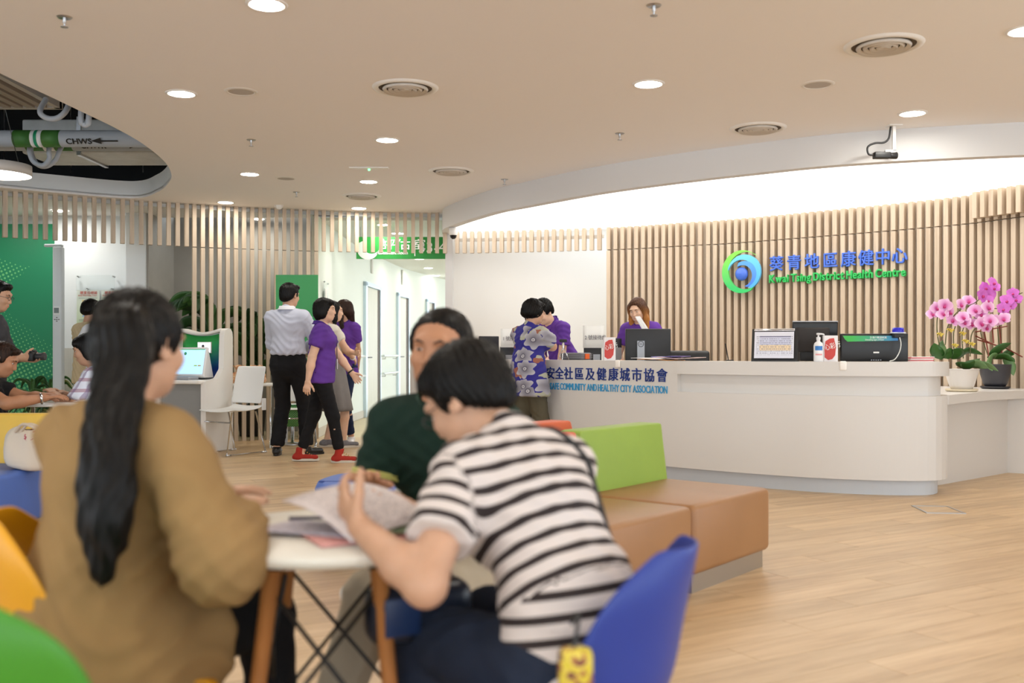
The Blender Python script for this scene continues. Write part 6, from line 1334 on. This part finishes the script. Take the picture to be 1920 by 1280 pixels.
# --- 9 young man in purple polo behind the counter
lo, yw = (W(1062,0,10.55).x, 10.55, 0), R_(128)
J = person('young man in a purple polo bending forward behind the counter', lo, yw, 1.70, False, SK1, head=(R_(6), R_(38), 0), lean=R_(20), hunch=R_(8), hand_l=V3(-.18,.28,.80), hand_r=V3(.14,.36,.98), elb_l=(-.8,-.2,-.2), elb_r=(.8,-.4,-.4), palm_r=(0,0,-1), top=Top(m_purple, .62, .015, -.10, m_purple2, loose=.016, amp=.005, buttons=m_btn, name='polo_shirt'), bottom=Trousers(m_black), shoes=Shoes(m_blk_sh), hair=Hair('short', HB, .012, amp=.004), seed=13, fat=.97)
MB().rbox(-.022,.022,-.002,.002,-.012,.012,.001,1,Tm(tuple(J['che']+J['Rc'] @ V3(-.085,.125,.02)))).build('name_tag', M('blue tag', (70,150,190), .5), J['t'])
# --- 10 second colleague behind
lo, yw = (W(1003,0,11.05).x, 11.05, 0), R_(170)
J = person('colleague in purple with reddish brown hair, hidden behind the floral blouse', lo, yw, 1.60, True, SK1, head=(R_(0), R_(30), 0), lean=R_(6), hand_l=V3(-.15,.3,.98), hand_r=V3(.15,.3,.98), top=Top(m_purple, .6, .014, -.10, m_purple2, loose=.014, name='polo_shirt'), bottom=Trousers(m_black), shoes=Shoes(m_blk_sh), hair=Hair('bob', HRD, .004), seed=14)
# --- 11 receptionist behind the large monitor
lo, yw = (W(1208,0,10.25).x, 10.35, 0), R_(162)
J = person('receptionist with long light brown hair looking down behind the large monitor', lo, yw, 1.66, True, SK1, head=(R_(-14), R_(20), R_(4)), lean=R_(12), hunch=R_(6), hand_l=V3(-.14,.32,.92), hand_r=V3(.16,.30,.92), palm_l=(0,0,-1), palm_r=(0,0,-1), top=Top(m_purple, .6, .014, -.10, m_purple2, loose=.012, name='polo_shirt'), bottom=Trousers(m_black), shoes=Shoes(m_blk_sh), hair=Hair('long', hair_mat('light brown hair', (52,34,26), (96,62,42), ((178,118,62), 1.56, 7.)), .003, .30, extra=dict(front=True)), seed=15)
o = MB().grid(lambda u, v: (-.02+.05*u+.10*(1-v), .004*math.sin(3*u), .24*v+.05*u*(1-v)), 4, 6).build('paper_sheet', M('bright paper', (246,246,246), .7), None, (W(1199,0,9.85).x, 9.85, 1.20), (0,-.1,0), solid=.001); tag(o, 'white sheet held up in front of the receptionist', 'paper')
# --- 12 woman with glasses at the far left of the desk
lo, yw = (W(851,0,11.5).x, 11.5, 0), R_(-110)
J = person('woman with glasses and dark hair at the far end of the desk', lo, yw, 1.52, True, SK1, head=(R_(0), R_(6), 0), top=Top(m_purple, .6, .014, -.10, m_purple2, name='polo_shirt'), bottom=Trousers(m_black), shoes=Shoes(m_blk_sh), hair=Hair('bob', HB), seed=16); Glasses(J, M('red glasses frame', (120,40,50), .3))
# --- 13 photographer at the left edge
lo, yw = (W(-26,0,7.75).x, 7.75, 0), R_(-74)
J = person('man in a charcoal shirt holding a camera, standing at the left edge', lo, yw, 1.63, False, SK2, head=(R_(-10), R_(14), 0), lean=R_(4), hand_r=V3(.10,.27,1.04), hand_l=V3(-.02,.31,1.03), elb_r=(.7,-.9,-.5), elb_l=(-.7,-.6,-.6), palm_r=(-1,.2,.2), palm_l=(.6,.0,1), top=Top(m_char, 1.5, .016, -.10, m_char, loose=.014, amp=.005, name='shirt'), bottom=Trousers(m_black), shoes=Shoes(m_blk_sh), hair=Hair('short', HB, .002), seed=17, fat=1.1); Glasses(J, M('dark glasses frame', (40,34,36), .3))
c = Matrix.Translation(lo) @ Matrix.Rotation(yw, 4, 'Z') @ Vector(V3(.04,.34,1.05).tolist()); t = thing('photo_camera', 'black camera held by the man at the left edge', 'camera', c, yw-.3); t.scale = (.8,.8,.8); MB().rbox(-.065,.065,-.03,.03,-.045,.045,.012).rbox(-.03,.03,-.03,.03,.03,.065,.01).build('body', m_blk, t); MB().lathe([(.034,.0), (.036,.04), (.038,.09), (.03,.092)], 18, Tm((0,.03,0), 0, -PI/2)).build('lens', m_blk2, t); MB().rbox(.02,.06,-.015,.015,.044,.055,.004).build('dial', m_blk2, t)
# --- 14 seated man in black T-shirt writing
lo, yw = (-3.87, 7.0, 0), R_(-72); q = loc_of(lo, yw)
J = person('man in a black T-shirt seated writing behind the yellow sofa', lo, yw, 1.64, False, SK3, seated=.36, lean=R_(14), hunch=R_(10), head=(R_(-6), R_(24), 0), hand_r=q(-3.24,6.9,.765), hand_l=q(-3.3,7.15,.765), elb_r=(.9,-.3,-.6), elb_l=(-.7,-.4,-.4), palm_r=(0,0,-1), palm_l=(0,0,-1), top=Top(m_black, .62, .015, -.08, None, loose=.012, name='t_shirt'), bottom=Trousers(m_navy_c), shoes=Shoes(m_blk_sh), hair=Hair('short', HBR, .0), seed=18, fat=1.08)
Band(J, 'r', m_chrome, .018, .033, 'watch')
t = thing('stool', 'stool hidden under the man in the black T-shirt', 'stool', (lo[0], lo[1], 0)); MB().lathe([(0,.35), (.18,.35), (.19,.34), (.19,.31), (0,.31)], 24).build('seat', m_bl, t)
for a in range(4): MB().tube([(.12*math.cos(a*PI/2),.12*math.sin(a*PI/2),.31), (.17*math.cos(a*PI/2),.17*math.sin(a*PI/2),0)], .014, 8).build('leg', m_chrome, t)
# --- 15 plaid shirt
lo, yw = (W(180,0,7.3).x, 7.45, 0), R_(100)
J = person('person in a plaid shirt seated beside the grey chair, mostly hidden by the ponytail', lo, yw, 1.62, True, SK2, seated=.40, lean=R_(8), head=(0, R_(14), 0), hand_l=V3(-.1,.32,.775), hand_r=V3(.1,.32,.775), elb_l=(-.7,-.4,-.6), elb_r=(.7,-.4,-.6), palm_l=(0,0,-1), palm_r=(0,0,-1), top=Top(m_plaid, .8, .016, -.08, True, loose=.012, name='plaid_shirt'), bottom=Trousers(m_navy_c), shoes=Shoes(m_blk_sh), hair=Hair('bob', HB), seed=19)
t = thing('stool', 'stool hidden under the person in the plaid shirt', 'stool', (lo[0], lo[1], 0)); MB().lathe([(0,.39), (.18,.39), (.19,.38), (.19,.35), (0,.35)], 24).build('seat', m_bl, t)
for a in range(4): MB().tube([(.12*math.cos(a*PI/2),.12*math.sin(a*PI/2),.35), (.17*math.cos(a*PI/2),.17*math.sin(a*PI/2),0)], .014, 8).build('leg', m_chrome, t)
# --- 16, 17 two people by the posters
lo, yw = (W(166,0,11.2).x, 11.2, 0), R_(-30)
J = person('person in a cream T-shirt and black track trousers before the posters', lo, yw, 1.66, False, SK2, head=(R_(-20), R_(10), 0), hand_l=V3(-.10,.26,1.0), hand_r=V3(.10,.26,1.0), elb_l=(-1,-.3,-.4), elb_r=(1,-.3,-.4), top=Top(m_tee, .72, .018, -.18, None, loose=.024, amp=.005, name='t_shirt', open_hem=.01), bottom=Trousers(m_black, .016), shoes=Shoes(m_white_sh), hair=Hair('short_f', HB, .002), seed=20)
for k in range(3): MB().tube([J['hl']+V3(-.102,-.03+.022*k,.0), J['knl']+V3(-.078,-.03+.022*k,0), J['anl']+V3(-.062,-.02+.02*k,.03)], .0055, 5).build('side_stripe', m_whitet, J['t'])
lo, yw = (W(196,0,11.0).x, 10.95, 0), R_(20)
J = person('person in a white T-shirt beside the cream one, half hidden by dark hair', lo, yw, 1.64, True, SK1, head=(R_(10), R_(10), 0), hand_l=V3(-.08,.28,1.02), hand_r=V3(.10,.26,1.0), elb_l=(-1,-.3,-.4), elb_r=(1,-.3,-.4), top=Top(m_whitet, .6, .016, -.14, None, loose=.016, name='t_shirt'), bottom=Trousers(m_black), shoes=Shoes(m_white_sh), hair=Hair('bob', HB), seed=21)
